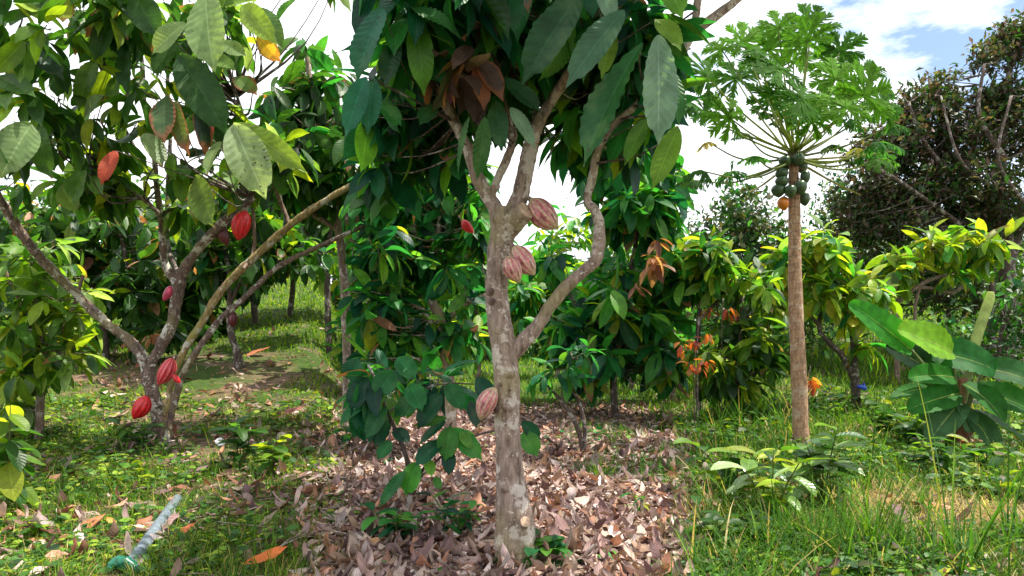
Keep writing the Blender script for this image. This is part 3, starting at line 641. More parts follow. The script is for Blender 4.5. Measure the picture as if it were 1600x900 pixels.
heroC = [
 ((1028, 55), (1033, 226), 2.5, 64, (0.17, 0.30, 0.24), 0, 'huge grey-green hanging leaf'), ((1003, 66), (893, 246), 2.7, 80, (0.022, 0.10, 0.038), 0, None),
 ((975, 15), (884, 118), 2.6, 48, (0.06, 0.15, 0.09), 0, None), ((908, -14), (812, 116), 2.7, 62, (0.02, 0.085, 0.032), 0, None),
 ((897, 42), (845, 132), 2.9, 42, (0.06, 0.18, 0.025), 0, None), ((958, 48), (941, 114), 3.0, 28, (0.16, 0.30, 0.03), 0, None),
 ((797, 168), (840, 224), 3.0, 24, (0.17, 0.30, 0.20), 0, None), ((758, 183), (748, 280), 3.0, 28, (0.04, 0.15, 0.035), 0, None),
 ((774, 158), (783, 232), 3.05, 32, (0.022, 0.10, 0.03), 0, None), ((734, 183), (704, 268), 3.0, 20, (0.03, 0.14, 0.035), 0, None),
 ((1060, 198), (1020, 290), 2.8, 38, (0.13, 0.27, 0.03), 0, None), ((1010, 186), (974, 254), 3.0, 30, (0.07, 0.18, 0.03), 0, None),
 ((570, 120), (540, 204), 2.8, 36, (0.015, 0.13, 0.075), 0, None), ((583, 122), (573, 203), 2.85, 36, (0.015, 0.12, 0.065), 0, None),
 ((600, 12), (543, 110), 2.8, 54, (0.02, 0.13, 0.075), 0, None), ((590, 160), (630, 196), 3.1, 32, (0.03, 0.15, 0.05), 0, None),
 ((1025, 30), (1068, 66), 2.8, 34, (0.17, 0.32, 0.03), 0, None), ((703, 82), (705, 158), 3.1, 32, (0.12, 0.035, 0.04), 0, 'withered red-brown leaf'),
 ((767, 60), (724, 104), 3.0, 26, (0.03, 0.13, 0.03), 0, None), ((783, 122), (848, 162), 3.0, 32, (0.015, 0.06, 0.02), 0, None),
 ((640, 10), (715, 36), 2.9, 32, (0.03, 0.14, 0.03), 0, None), ((662, 60), (650, 140), 3.0, 36, (0.015, 0.07, 0.03), 0, None),
 ((620, 60), (600, 130), 3.0, 36, (0.015, 0.07, 0.035), 0, None), ((735, -10), (720, 26), 2.9, 30, (0.02, 0.11, 0.06), 0, None),
 ((935, -20), (962, 30), 2.6, 40, (0.15, 0.27, 0.22), 0, None), ((1040, -30), (1066, 20), 2.7, 40, (0.10, 0.25, 0.03), 0, None),
 ((1050, 110), (1066, 190), 2.7, 30, (0.04, 0.16, 0.04), 0, None), ((680, 165), (655, 190), 3.2, 30, (0.02, 0.1, 0.03), 0, None),
]
tipsC = []
for (a, b, Y, w, col, br, lab) in heroC:
    ac = Acc(); hero(ac, a, b, Y, w, col, dY=(0.05, rng.uniform(-.1, .12)), brown=br, droop=rng.uniform(.1, .5), corr=.008)
    o = ac.build('leaf', M_HERO, C_)
    if lab: o['label'] = lab
    tipsC.append(W(a[0], a[1], Y + .05))
blobsC = [(640, 60, 60, 70, .8, 26), (720, 50, 80, 70, .8, 26), (830, 40, 80, 70, .8, 30), (920, 50, 70, 70, .7, 26), (985, 70, 50, 70, .6, 20), (620, 180, 50, 50, .6, 18, .4), (690, 150, 60, 50, .6, 15, .3),
          (900, 180, 60, 50, .6, 16, .5), (990, 200, 40, 50, .5, 9, .3), (780, 120, 60, 40, .5, 13, .2), (600, 260, 40, 40, .5, 8, .5), (700, 230, 40, 40, .5, 7, .5)]
tC, xC = blob_points(blobsC, YC)
# the part of the crown above the picture: it shades the litter floor
n = 260
up = np.column_stack([rng.uniform(-0.1, 1.5, n), rng.uniform(0.9, 5.4, n), rng.uniform(3.1, 4.6, n)]); up[:, 2] = np.maximum(up[:, 2], H + 560 / F * up[:, 1] + .42)
upax = nrm(np.column_stack([rng.normal(0, 1, n), rng.normal(0, 1, n), np.ones(n)]))
t = Acc(); twigs_to(t, list(tC) + tipsC + list(up), limC, r=0.0032, maxd=.8); t.build('twigs', M_BARK_D, C_)
dq = np.array([W(690 + rng.uniform(0, 110), rng.uniform(0, 110), YC - .2 + rng.uniform(-.2, .3)) for _ in range(9)]); c = Acc(); whorls(c, dq, np.tile([[0, 0, 1.]], (9, 1)), 5, .2, {'dead': .5, 'bronze': .6}, ns=8, cols=4, brown=.3, hang=1.0, spread=(60, 110)); c.build('dry_leaves', M_LEAF, C_)['label'] = 'withered purple-brown leaves high in the crown'
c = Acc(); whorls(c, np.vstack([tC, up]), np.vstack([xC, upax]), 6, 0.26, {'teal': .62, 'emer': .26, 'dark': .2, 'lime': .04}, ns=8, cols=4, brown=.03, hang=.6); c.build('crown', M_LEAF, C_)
cacao_pod(C_, (829, 312), (872, 358), YC - .02, 39, 'stripe', -.02, 'largest striped pod below the sawn stub', (818, 305))
cacao_pod(C_, (803, 385), (836, 430), YC - .08, 33, 'stripe', -.06, 'long striped pod of the joined pair', (792, 380))
cacao_pod(C_, (793, 400), (812, 442), YC - .13, 28, 'stripe', -.06, 'plump striped pod of the joined pair', (788, 392))
cacao_pod(C_, (773, 606), (750, 657), YC - .05, 30, 'stripe', -.03, 'low striped pod', (784, 600))
cacao_pod(C_, (722, 344), (740, 364), 4.6, 14, 'red', 0, 'small red pod', (716, 338))

# ================================================================== PAPAYA
bP = Gp(1252, 708); YP = float(bP[1])
P_ = thing('papaya_tree', bP, 'tall slim papaya tree with a crown of lobed leaves and clustered fruit', 'papaya tree')
pp = [(1255, 718, 38), (1253, 703, 30), (1251, 670, 24.5), (1249, 600, 23.5), (1245, 520, 22.5), (1242.5, 450, 21), (1241.5, 380, 19), (1241, 320, 17.5), (1240, 270, 15), (1240, 245, 12), (1240, 225, 6)]
a, _ = rtube(pp, YP, 18, 8, 0.045); a.build('trunk', M_BARK_P, P_)
def papaya_fruit(px, py, w, h, col, dy):
    p = W(px, py - h * .5, YP + dy); ln = h / F * YP; Rm = w / 2 / F * YP
    acc = Acc()
    ax = np.array((rng.normal(0, .12), rng.normal(0, .1), -1.0))
    lathe(acc, p, ax, ln, lambda t: Rm * np.maximum(np.sin(np.pi * np.clip(t, 0, 1) ** .8) ** .6, .08), 5, .025, lambda t, an: np.clip(np.array(col) * (1 + .25 * np.sin(3 * an + 5 * t))[:, None], 0, 1), sides=24, rows=14)
    o = acc.build('fruit', M_FRUIT, P_)
    st = Acc(); q = W(1240, py - h * .7, YP); tube(st, [p + np.array((0, 0, -ln * .05)), (p + q) / 2 + np.array((0, 0, .01)), q], [.007, .006, .007], 6, 3); st.build('stalk', M_BARK_L, o)
    return o
gr = (0.035, 0.075, 0.03)
for (px, py, w, h, dy) in ((1219, 272, 20, 19, -.06), (1222, 284, 20, 20, -.09), (1217, 298, 22, 21, -.06), (1236, 299, 19, 21, -.11), (1252, 293, 19, 24, -.09), (1259, 277, 15, 22, -.05), (1228, 252, 20, 18, -.07), (1247, 249, 20, 20, -.09), (1257, 311, 17, 22, 0.02), (1226, 262, 18, 17, .07), (1254, 262, 18, 18, .07)):
    papaya_fruit(px, py, w, h, gr, dy)
papaya_fruit(1223, 318, 18, 22, (0.55, 0.17, 0.02), -.04)['label'] = 'ripe orange fruit'
def papaya_leaf(tip, size, n0, outdir, col, curl=.5, base=None, sag=0.0, name='leaf'):
    """petiole from the crown plus a palmate lobed blade; tip in world coordinates"""
    b0 = W(1240, 236 + rng.uniform(-6, 10), YP) + rng.normal(0, .01, 3) if base is None else base
    mid = (b0 + tip) / 2 + np.array((0, 0, -sag)) 
    st = Acc(); tube(st, [b0, b0 * .7 + tip * .3 + np.array((0, 0, -sag * .8)), mid + (tip - b0) * .15, tip], [.014, .010, .008, .006], 7, 6, col=(0.16, 0.20, 0.07))
    bl = Acc(); n0 = nrm(n0); o = nrm(outdir - n0 * (outdir @ n0)); s = np.cross(o, n0)
    for ang in (-145, -108, -72, -36, 0, 36, 72, 108, 145):
        an = R(ang + rng.normal(0, 5)); d = o * math.cos(an) + s * math.sin(an); ln = size * (1.0 - .30 * (abs(ang) / 145) ** 1.3) * rng.uniform(.88, 1.08)
        nn = nrm(n0 + .18 * rng.normal(0, 1, 3))
        cc = np.array(col) * rng.uniform(.8, 1.2)
        leaves(bl, (tip - d * size * .06)[None], d[None], nn[None], ln, ln * .165, curl, .25, cc, ns=8, cols=2, shape='cacao', wav=.06)
        for f, sl in ((.26, .30), (.42, .42), (.58, .40), (.74, .26)):
            th = curl * f; pt = tip + ln * (f * d - nn * curl * f * f * .5); dloc = d * math.cos(th) - nn * math.sin(th)
            for sg in (-1, 1):
                sd = nrm(dloc * .85 + sg * np.cross(d, nn) * rng.uniform(.5, .8))
                leaves(bl, (pt - sd * ln * .05 - nn * .003)[None], sd[None], (nn + rng.normal(0, .12, 3))[None], ln * sl * rng.uniform(.85, 1.15), ln * .105, curl * .7, .2, cc * rng.uniform(.85, 1.1), ns=5, cols=2, shape='cacao')
    lf = bl.build(name, M_PAPAYA, P_); st.build('petiole', M_BANANA, lf)
    return lf
upper = [(1180, 62, -.5), (1128, 62, .3), (1104, 104, -.4), (1150, 108, .5), (1200, 62, .2), (1218, 92, -.6), (1262, 48, -.1), (1296, 84, .5), (1306, 108, -.4), (1345, 92, .2), (1350, 134, -.5), (1376, 146, .3), (1322, 152, -.6), (1100, 158, .2), (1140, 168, -.4), (1230, 44, .6), (1240, 82, .5), (1216, 28, .2), (1268, 26, .3), (1160, 50, .2), (1312, 66, .3), (1252, 138, -.6), (1292, 146, .4), (1202, 144, .3), (1226, 168, .6), (1268, 172, -.3), (1310, 130, .7)]
for (px, py, dy) in upper:
    tp = W(px, py + 16, YP + dy * 1.1); od = tp - W(1240, 300, YP); od2 = nrm(nrm(od) * np.array((1.1, 1.1, .9)) + rng.normal(0, .15, 3))
    sd_ = rng.normal(0, .22, 3)
    papaya_leaf(tp, .37 * rng.uniform(.8, 1.15), np.array((0, -.9, .5)) + sd_ * 1.4, od2, (0.042, 0.12, 0.015) if rng.random() < .5 else (0.085, 0.20, 0.018), curl=rng.uniform(0, .5), sag=.04)
lower = [((1100, 268), .20, (0.05, 0.12, 0.03), -.5), ((1088, 282), .20, (0.06, 0.13, 0.04), .1), ((1143, 268), .22, (0.05, 0.14, 0.03), -.3), ((1106, 222), .15, (0.40, 0.30, 0.07), .2), ((1165, 208), .15, (0.05, 0.11, 0.04), .4),
         ((1180, 244), .20, (0.07, 0.2, 0.03), -.5), ((1372, 222), .28, (0.04, 0.12, 0.03), -.3), ((1352, 240), .28, (0.04, 0.11, 0.03), .2), ((1392, 196), .24, (0.04, 0.1, 0.03), .4), ((1330, 186), .22, (0.05, 0.13, 0.03), .2),
         ((1300, 226), .20, (0.05, 0.12, 0.03), .6), ((1340, 232), .16, (0.3, 0.26, 0.05), .6), ((1310, 182), .2, (0.05, 0.14, 0.03), .6), ((1085, 165), .26, (0.06, 0.16, 0.04), -.2), ((1375, 248), .2, (0.06, 0.13, 0.03), -.5)]
for (tp, sz, col, dy) in lower:
    Tt = W(tp[0], tp[1], YP + dy); od = Tt - W(1240, 240, YP)
    papaya_leaf(Tt, sz, np.array((0, -.35, 1.0)) + rng.normal(0, .2, 3), nrm(np.array((od[0], od[1], -.15))), col, curl=rng.uniform(.8, 1.4), sag=.10 if tp[1] > 205 else .05, base=W(1240, 246, YP))
for (a0, a1) in (((1262, 262), (1345, 305)), ((1210, 275), (1172, 300)), ((1250, 250), (1400, 236))):     # bare leaf stalks
    st = Acc(); tube(st, [W(*a0, YP), W((a0[0] + a1[0]) / 2, (a0[1] + a1[1]) / 2 + 2, YP - .05), W(*a1, YP - .1)], [.012, .009, .007], 7, 5, col=(0.2, 0.2, 0.09)); st.build('bare_petiole', M_BANANA, P_)

# ================================================================== CACAO TREES BEHIND
GB = 'cacao trees behind the three in front'
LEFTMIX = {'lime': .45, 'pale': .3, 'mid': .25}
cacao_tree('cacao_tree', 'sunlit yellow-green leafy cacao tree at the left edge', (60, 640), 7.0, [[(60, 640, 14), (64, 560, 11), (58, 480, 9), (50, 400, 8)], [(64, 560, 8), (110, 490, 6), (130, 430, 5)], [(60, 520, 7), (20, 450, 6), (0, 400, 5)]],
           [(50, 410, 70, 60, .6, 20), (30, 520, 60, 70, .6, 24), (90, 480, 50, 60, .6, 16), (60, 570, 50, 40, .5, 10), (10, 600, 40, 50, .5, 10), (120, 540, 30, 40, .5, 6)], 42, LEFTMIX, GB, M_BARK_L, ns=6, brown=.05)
t2 = cacao_tree('cacao_tree', 'dark bushy cacao tree with several stems and dry brown leaves behind the left limb', (165, 580), 11.5, [[(165, 580, 14), (162, 520, 12), (150, 460, 10), (130, 400, 8)], [(212, 570, 10), (210, 500, 9), (200, 430, 8), (190, 370, 6)], [(110, 585, 8, -.4), (140, 555, 7, -.2), (145, 520, 7, -.2), (120, 490, 6)]],
           [(170, 430, 70, 60, .9, 36), (110, 400, 60, 60, .9, 26), (210, 460, 60, 60, .8, 26), (180, 350, 80, 50, .9, 30), (120, 500, 40, 40, .6, 10), (250, 400, 50, 60, .8, 18), (240, 520, 50, 40, .6, 14), (60, 350, 60, 60, .8, 22)], 34, {'dark': .6, 'mid': .3, 'lime': .06, 'dead': .05}, GB, ns=4)
tB = cacao_tree('cacao_tree', 'slender dark-stemmed cacao sapling with one maroon pod on the slope', (375, 570), 11.0, [[(375, 572, 20), (370, 550, 12), (362, 525, 11), (358, 490, 9), (360, 440, 8), (352, 390, 7), (345, 330, 6)], [(358, 480, 6), (380, 430, 5), (400, 380, 5), (420, 320, 5)]],
           [(410, 330, 60, 60, .9, 26), (360, 300, 60, 50, .9, 22), (330, 400, 50, 50, .8, 18), (400, 420, 60, 30, .7, 14), (310, 350, 50, 60, .8, 16), (450, 390, 60, 40, .8, 16)], 36, {'dark': .5, 'mid': .35, 'lime': .12, 'emer': .1}, GB, ns=4)
cacao_pod(tB, (366, 488), (364, 512), 11.0, 14, 'dark', -.06, 'maroon pod', (360, 486))
cacao_tree('cacao_tree', 'cacao tree at the seam of grass and litter with a crooked pale limb reaching right', (541, 640), 7.6, [[(541, 640, 14), (542, 560, 13), (540, 500, 14), (538, 440, 13), (525, 330, 12), (505, 240, 12), (490, 170, 10), (480, 90, 8)], [(540, 520, 13), (555, 485, 13), (590, 465, 13), (622, 432, 13), (645, 402, 12), (654, 375, 11), (648, 350, 9), (640, 330, 7)], [(530, 360, 10), (470, 320, 9), (440, 270, 12), (475, 232, 16), (527, 190, 18), (560, 150, 14)], [(654, 378, 6), (600, 388, 5), (545, 375, 4)], [(540, 345, 14, -.4), (580, 335, 11, -.4), (625, 325, 9, -.4), (672, 320, 6, -.4)]],
           [(500, 120, 50, 60, .8, 18), (480, 220, 60, 60, .8, 24), (510, 290, 50, 50, .7, 20), (460, 160, 40, 50, .7, 12), (560, 260, 60, 60, .8, 24), (610, 300, 50, 50, .7, 16), (470, 290, 40, 40, .6, 12)], 46, {'dark': .5, 'mid': .3, 'emer': .2}, GB, M_BARK_C, ns=6)
cacao_tree('cacao_tree', 'cacao tree at the far right of the grassy slope with leaves hanging over bright turf', (452, 470), 16, [[(452, 472, 9), (458, 440, 8), (452, 400, 7), (470, 350, 6)], [(456, 440, 6), (490, 400, 6), (515, 370, 5)]],
           [(450, 370, 60, 50, 1.2, 30), (500, 365, 50, 40, 1.2, 18), (520, 330, 50, 60, 1.2, 20)], 28, {'dark': .55, 'mid': .35, 'lime': .1}, GB, ns=4)
for (bx, by, Y_, bl, lab, mx_) in (
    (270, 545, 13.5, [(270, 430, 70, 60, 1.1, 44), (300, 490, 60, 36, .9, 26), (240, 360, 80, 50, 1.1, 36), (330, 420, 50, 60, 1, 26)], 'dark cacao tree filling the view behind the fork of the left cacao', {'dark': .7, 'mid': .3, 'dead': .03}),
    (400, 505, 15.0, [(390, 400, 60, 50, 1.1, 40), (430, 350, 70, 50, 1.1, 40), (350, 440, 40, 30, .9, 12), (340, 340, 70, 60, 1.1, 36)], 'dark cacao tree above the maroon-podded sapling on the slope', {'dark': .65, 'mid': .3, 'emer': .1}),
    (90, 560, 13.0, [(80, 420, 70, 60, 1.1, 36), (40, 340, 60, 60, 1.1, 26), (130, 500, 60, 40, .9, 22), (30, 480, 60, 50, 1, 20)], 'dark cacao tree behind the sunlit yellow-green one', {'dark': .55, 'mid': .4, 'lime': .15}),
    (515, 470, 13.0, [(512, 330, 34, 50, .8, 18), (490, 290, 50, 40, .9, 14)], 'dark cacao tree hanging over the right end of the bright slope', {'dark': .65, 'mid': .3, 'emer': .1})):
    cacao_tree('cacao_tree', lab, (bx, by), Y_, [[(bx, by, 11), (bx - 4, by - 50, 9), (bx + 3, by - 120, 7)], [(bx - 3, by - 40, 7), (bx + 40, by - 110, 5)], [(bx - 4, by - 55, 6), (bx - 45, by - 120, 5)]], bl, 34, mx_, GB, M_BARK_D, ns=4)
for (bx, by, Y_, bl, lab) in (
    (600, 606, 10.5, [(590, 400, 60, 60, 1, 22), (570, 320, 50, 50, 1, 20), (640, 460, 60, 50, .9, 16), (560, 500, 50, 60, .9, 14), (640, 340, 60, 50, 1, 22)], 'dense emerald cacao tree behind the crooked pale limb'),
    (745, 600, 11.0, [(740, 420, 50, 60, 1, 22), (720, 340, 60, 50, 1, 22), (735, 510, 60, 40, .9, 12), (810, 470, 40, 50, .8, 18), (700, 280, 60, 40, 1, 20)], 'dense emerald cacao tree close behind the thick middle trunk at left'),
    (880, 602, 12.0, [(870, 470, 60, 46, 1, 22), (900, 530, 60, 36, .9, 12), (840, 430, 30, 40, .7, 12), (950, 420, 50, 40, .9, 22)], 'dense emerald cacao tree closing the gap right of the thick middle trunk'),
    (1050, 604, 11.5, [(1040, 470, 40, 60, .9, 20), (1020, 380, 50, 60, .9, 20), (990, 280, 60, 50, 1, 24), (960, 310, 50, 50, .9, 16), (1055, 540, 40, 36, .8, 14)], 'dense emerald cacao tree at the right end of the litter behind the drooping teal tree')):
    cacao_tree('cacao_tree', lab, (bx, by), Y_, [[(bx, by, 10), (bx + 3, by - 60, 8), (bx - 4, by - 150, 6)], [(bx + 2, by - 60, 7), (bx + 40, by - 150, 5)], [(bx + 2, by - 70, 6), (bx - 40, by - 140, 5)]], bl, 36, {'emer': .85, 'teal': .15, 'lime': .28}, GB, M_BARK_L, ns=4)
# centre
cacao_tree('cacao_tree', 'grey-stemmed cacao tree left of the thick middle trunk with forked dark crown', (706, 668), 6.8, [[(708, 668, 22), (702, 620, 20), (698, 560, 19), (690, 500, 18), (676, 470, 14), (678, 400, 11), (690, 340, 9)], [(696, 545, 13), (665, 490, 11), (640, 470, 9), (600, 440, 7)], [(694, 510, 9), (720, 480, 8), (760, 460, 6)]],
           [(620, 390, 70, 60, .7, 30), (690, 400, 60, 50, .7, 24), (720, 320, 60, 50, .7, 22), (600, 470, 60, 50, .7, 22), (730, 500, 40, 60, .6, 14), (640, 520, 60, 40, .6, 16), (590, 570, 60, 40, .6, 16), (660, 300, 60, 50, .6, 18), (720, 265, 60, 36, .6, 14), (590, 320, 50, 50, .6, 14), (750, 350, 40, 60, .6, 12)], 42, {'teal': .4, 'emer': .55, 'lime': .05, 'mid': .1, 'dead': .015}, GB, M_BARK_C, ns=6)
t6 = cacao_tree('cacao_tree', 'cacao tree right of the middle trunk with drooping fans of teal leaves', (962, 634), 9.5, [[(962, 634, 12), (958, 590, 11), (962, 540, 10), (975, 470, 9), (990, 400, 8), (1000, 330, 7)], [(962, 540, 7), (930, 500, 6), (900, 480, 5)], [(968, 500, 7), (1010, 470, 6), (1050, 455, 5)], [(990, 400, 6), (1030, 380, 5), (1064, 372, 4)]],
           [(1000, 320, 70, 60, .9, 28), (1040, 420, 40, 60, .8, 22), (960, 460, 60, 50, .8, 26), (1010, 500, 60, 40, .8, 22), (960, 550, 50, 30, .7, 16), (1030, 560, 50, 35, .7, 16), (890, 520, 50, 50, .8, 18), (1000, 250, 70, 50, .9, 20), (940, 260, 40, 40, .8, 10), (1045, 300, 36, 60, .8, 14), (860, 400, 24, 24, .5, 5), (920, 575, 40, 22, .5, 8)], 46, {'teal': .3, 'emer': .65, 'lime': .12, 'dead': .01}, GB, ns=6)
for i, (px, py, Y, tp, lab) in enumerate(((985, 612, 14, 470, 'thin pale trunked cacao tree in bright grass, right of the drooping teal tree'), (645, 606, 14, 440, 'pale trunked cacao tree in bright grass behind the forked grey stem'), (1040, 600, 17, 470, 'distant cacao tree in the grass at the right end of the litter floor'),
                                     (870, 596, 18, 440, 'distant cacao tree seen just right of the thick middle trunk'), (740, 594, 20, 430, 'distant cacao tree seen just left of the thick middle trunk'), (575, 598, 17, 440, 'distant cacao tree in the grass beyond the litter at left of the middle'))):
    cacao_tree('cacao_tree', lab, (px, py), Y, [[(px, py, 8), (px + 3, py - 50, 7), (px - 2, tp, 6)], [(px, py - 60, 5), (px + 30, tp + 10, 4)]],
               [(px - 20, tp - 20, 60, 60, 1.6, 28), (px + 30, tp + 10, 60, 50, 1.6, 28), (px, tp - 70, 70, 50, 1.6, 26), (px + 5, tp + 60, 55, 30, 1.3, 14)], 26, {'emer': .6, 'lime': .45, 'mid': .1}, GB, M_BARK_L, ns=3)
# right
cacao_tree('cacao_tree', 'bright green young cacao with orange new leaves at the left of the papaya', (1092, 600), 9.0, [[(1092, 600, 9), (1090, 540, 8), (1094, 470, 7), (1096, 400, 6)], [(1092, 500, 5), (1130, 460, 5), (1150, 420, 4)]],
           [(1095, 390, 40, 30, .6, 16), (1100, 430, 50, 35, .6, 18), (1125, 410, 30, 30, .5, 8)], 36, {'lime': .55, 'emer': .35, 'mid': .2}, GB, ns=5)
yt = cacao_tree('cacao_tree', 'young cacao with yellow-green leaf fans and dark stem tied with blue, right of the papaya', (1338, 648), 9.2, [[(1338, 648, 17), (1337, 610, 14), (1335, 575, 12), (1333, 530, 9), (1326, 480, 10), (1310, 450, 7), (1296, 428, 6)], [(1337, 600, 10), (1318, 558, 9), (1295, 535, 8), (1280, 512, 7), (1285, 470, 5)], [(1335, 575, 8), (1338, 530, 6), (1345, 490, 5)], [(1284, 515, 6), (1250, 470, 5), (1225, 430, 4)]],
           [(1275, 385, 55, 35, .5, 22), (1280, 420, 45, 35, .5, 12), (1345, 450, 42, 30, .5, 14), (1215, 470, 32, 34, .5, 12), (1285, 460, 40, 22, .5, 8), (1330, 490, 24, 20, .4, 5), (1355, 535, 22, 24, .4, 5), (1225, 400, 24, 50, .4, 10)], 36, {'lime': .8, 'emer': .3, 'yellow': .12, 'pale': .15}, GB, ns=6)
a = Acc(); p = W(1340, 605, 9.15); tube(a, [p + np.array((-.05, -.09, .02)), p + np.array((.03, -.10, .0)), p + np.array((.07, -.05, -.02)), p + np.array((.08, .0, .06))], [.02, .03, .02, .008], 8, 4, .3, col=(0.015, 0.06, 0.42))
solo(a, 'plastic_ribbon', M_PLAS, p, 'knotted blue plastic ribbon tied round the young cacao stem', 'ribbon')
cacao_tree('cacao_tree', 'spreading young cacao with lime leaves and bare pale branches before the dark thicket', (1402, 540), 11.5, [[(1400, 540, 8), (1400, 500, 8), (1395, 470, 8), (1420, 430, 8), (1445, 395, 7), (1470, 380, 5)], [(1396, 478, 7), (1430, 450, 7), (1470, 432, 6), (1500, 430, 4)], [(1410, 452, 6), (1450, 450, 6), (1490, 457, 6), (1515, 430, 5), (1522, 410, 4)], [(1432, 530, 5), (1430, 480, 5), (1440, 440, 4)]],
           [(1500, 378, 50, 28, .6, 18), (1540, 400, 35, 26, .6, 10), (1455, 380, 36, 24, .5, 9), (1405, 412, 36, 24, .5, 12), (1540, 380, 30, 20, .5, 6), (1385, 430, 24, 20, .4, 5), (1480, 430, 30, 12, .4, 3)], 34, {'lime': .8, 'yellow': .12, 'emer': .25, 'pale': .2}, GB, M_BARK_L, ns=5)
cacao_tree('cacao_shrub', 'pale green leafy cacao shrub low between the orange-leaved cacao and the papaya', (1150, 610), 8.6, [[(1150, 612, 8), (1152, 560, 7), (1160, 500, 5)], [(1152, 575, 5), (1190, 530, 4)]],
           [(1160, 520, 50, 50, .5, 20), (1200, 540, 40, 50, .5, 14), (1120, 560, 50, 40, .5, 16), (1180, 440, 40, 40, .6, 14), (1150, 600, 50, 25, .4, 10)], 36, {'mid': .4, 'lime': .3, 'dark': .3, 'pale': .1}, 'low leafy shrubs under the trees', ns=5, cat='shrub')
# orange young flush hanging in the shade (its own plant)
def flush(px, py, Y, lab, n=7, ln=.16, pal='flush', nm='young_cacao_shoot', k=3, sp_=16, root=None):
    b = W(px, py + 45, Y); b[2] = g(b[0], b[1])
    own = root is None
    root = root or thing(nm, b, lab, 'cacao shoot', 'shoots with orange young leaves')
    a = Acc(); tube(a, [b, W(px, py + 20, Y), W(px + 2, py - 14, Y)], [.008, .006, .004], 6, 4)
    if own: a.build('stem', M_BARK_D, root)
    c = Acc(); tips = np.array([W(px + rng.normal(0, sp_), py + rng.normal(0, sp_ * .8), Y + rng.normal(0, .12)) for _ in range(k)])
    whorls(c, tips, np.tile([[0, 0, 1.]], (k, 1)), n, ln, {pal: 1}, ns=4, brown=0, hang=1.0, spread=(60, 110)); o = c.build('crown' if own else 'dry_leaves', M_LEAF, root)
    if not own: o['label'] = lab
flush(1090, 515, 8.0, 'orange-red young shoot at the left edge of the papaya grove', 8, .13, sp_=10)
flush(1085, 560, 7.6, 'rust-coloured drooping shoot low beside the pale green shrub', 7, .12, sp_=9)
flush(1128, 480, 8.4, 'bright orange drooping shoot under the bright young cacao', 8, .12, sp_=7)
flush(1146, 492, 8.6, 'small red shoot beside the bright orange one', 5, .10, k=2, sp_=5)
flush(1264, 585, 8.2, 'orange dry shoot at ground level just right of the papaya trunk', 7, .13, k=2, sp_=5)
flush(215, 515, 11, 'dry rust-brown hanging leaves', 7, .24, 'dead', sp_=10, root=t2)
flush(232, 520, 10.8, 'orange-brown hanging leaves', 6, .2, 'dead', k=2, sp_=4, root=t2)
flush(1016, 385, 8.8, 'cluster of withered purple-brown leaves', 8, .24, 'dead', k=3, sp_=10, root=t6)
flush(996, 440, 8.7, 'narrow withered brown leaves', 5, .2, 'dead', k=1, sp_=3, root=t6)

# ------------------------------------------------------------------ big dark trees at right, far wood
def broad_tree(name, lab, base, Y, stems, blobs, leafpx, mixs, cat='tree', group='dark trees behind the papaya', per=14, sub=.22, mat=None, bark=None, asp=.45, shape='oval', fr=None):
    x = W(base[0], base[1], Y); z = float(g(x[0], x[1])); loc = np.array((x[0], x[1], z)); root = thing(name, loc, lab, cat, group)
    limbs = []
    for i, st in enumerate(stems):
        P, r = pxpath(st, Y)
        if i == 0: P[0] = loc - np.array((0, 0, .1))
        a = Acc(); limbs.append(tube(a, P, r, 8, 5, .08)); a.build('trunk' if i == 0 else 'limb', bark or M_BARK_D, root)
    tips, ax = blob_points(blobs, Y)
    build_twigs(tips[rng.random(len(tips)) < .35], limbs, root, bark or M_BARK_D, .007, 4)
    B = np.repeat(tips, per, 0) + rng.normal(0, sub, (len(tips) * per, 3)); n = len(B)
    B[:, 2] = np.maximum(B[:, 2], g(B[:, 0], B[:, 1]) + .05)
    D = nrm(rng.normal(0, 1, (n, 3)) + np.repeat(ax, per, 0) * .5); Lv = leafpx * Y / F * rng.uniform(.6, 1.35, n)
    cl = pick(mixs, n); lightk = np.repeat(rng.uniform(.65, 1.4, len(tips)), per); cl[:, :3] *= lightk[:, None]
    c = Acc(); leaves(c, B, D, np.array([[0, 0, 1.]]) + rng.normal(0, .5, (n, 3)), Lv, Lv * asp, rng.uniform(0, .8, n), rng.uniform(.1, .5, n), cl, ns=2, cols=2, shape=shape)
    c.build('crown', mat or M_SMALL, root)
    if fr:
        for (px, py, w) in fr:
            k = Acc(); lathe(k, W(px, py, Y - 1.2), np.array((0, 0, -1.)), w / F * Y, lambda t: w * .42 / F * Y * np.maximum(np.sin(np.pi * t) ** .6, .05), 0, 0, lambda t, an: np.tile((0.55, 0.2, 0.03), (len(t), 1)), sides=10, rows=8); k.build('fruit', M_FRUIT, root)
    return root
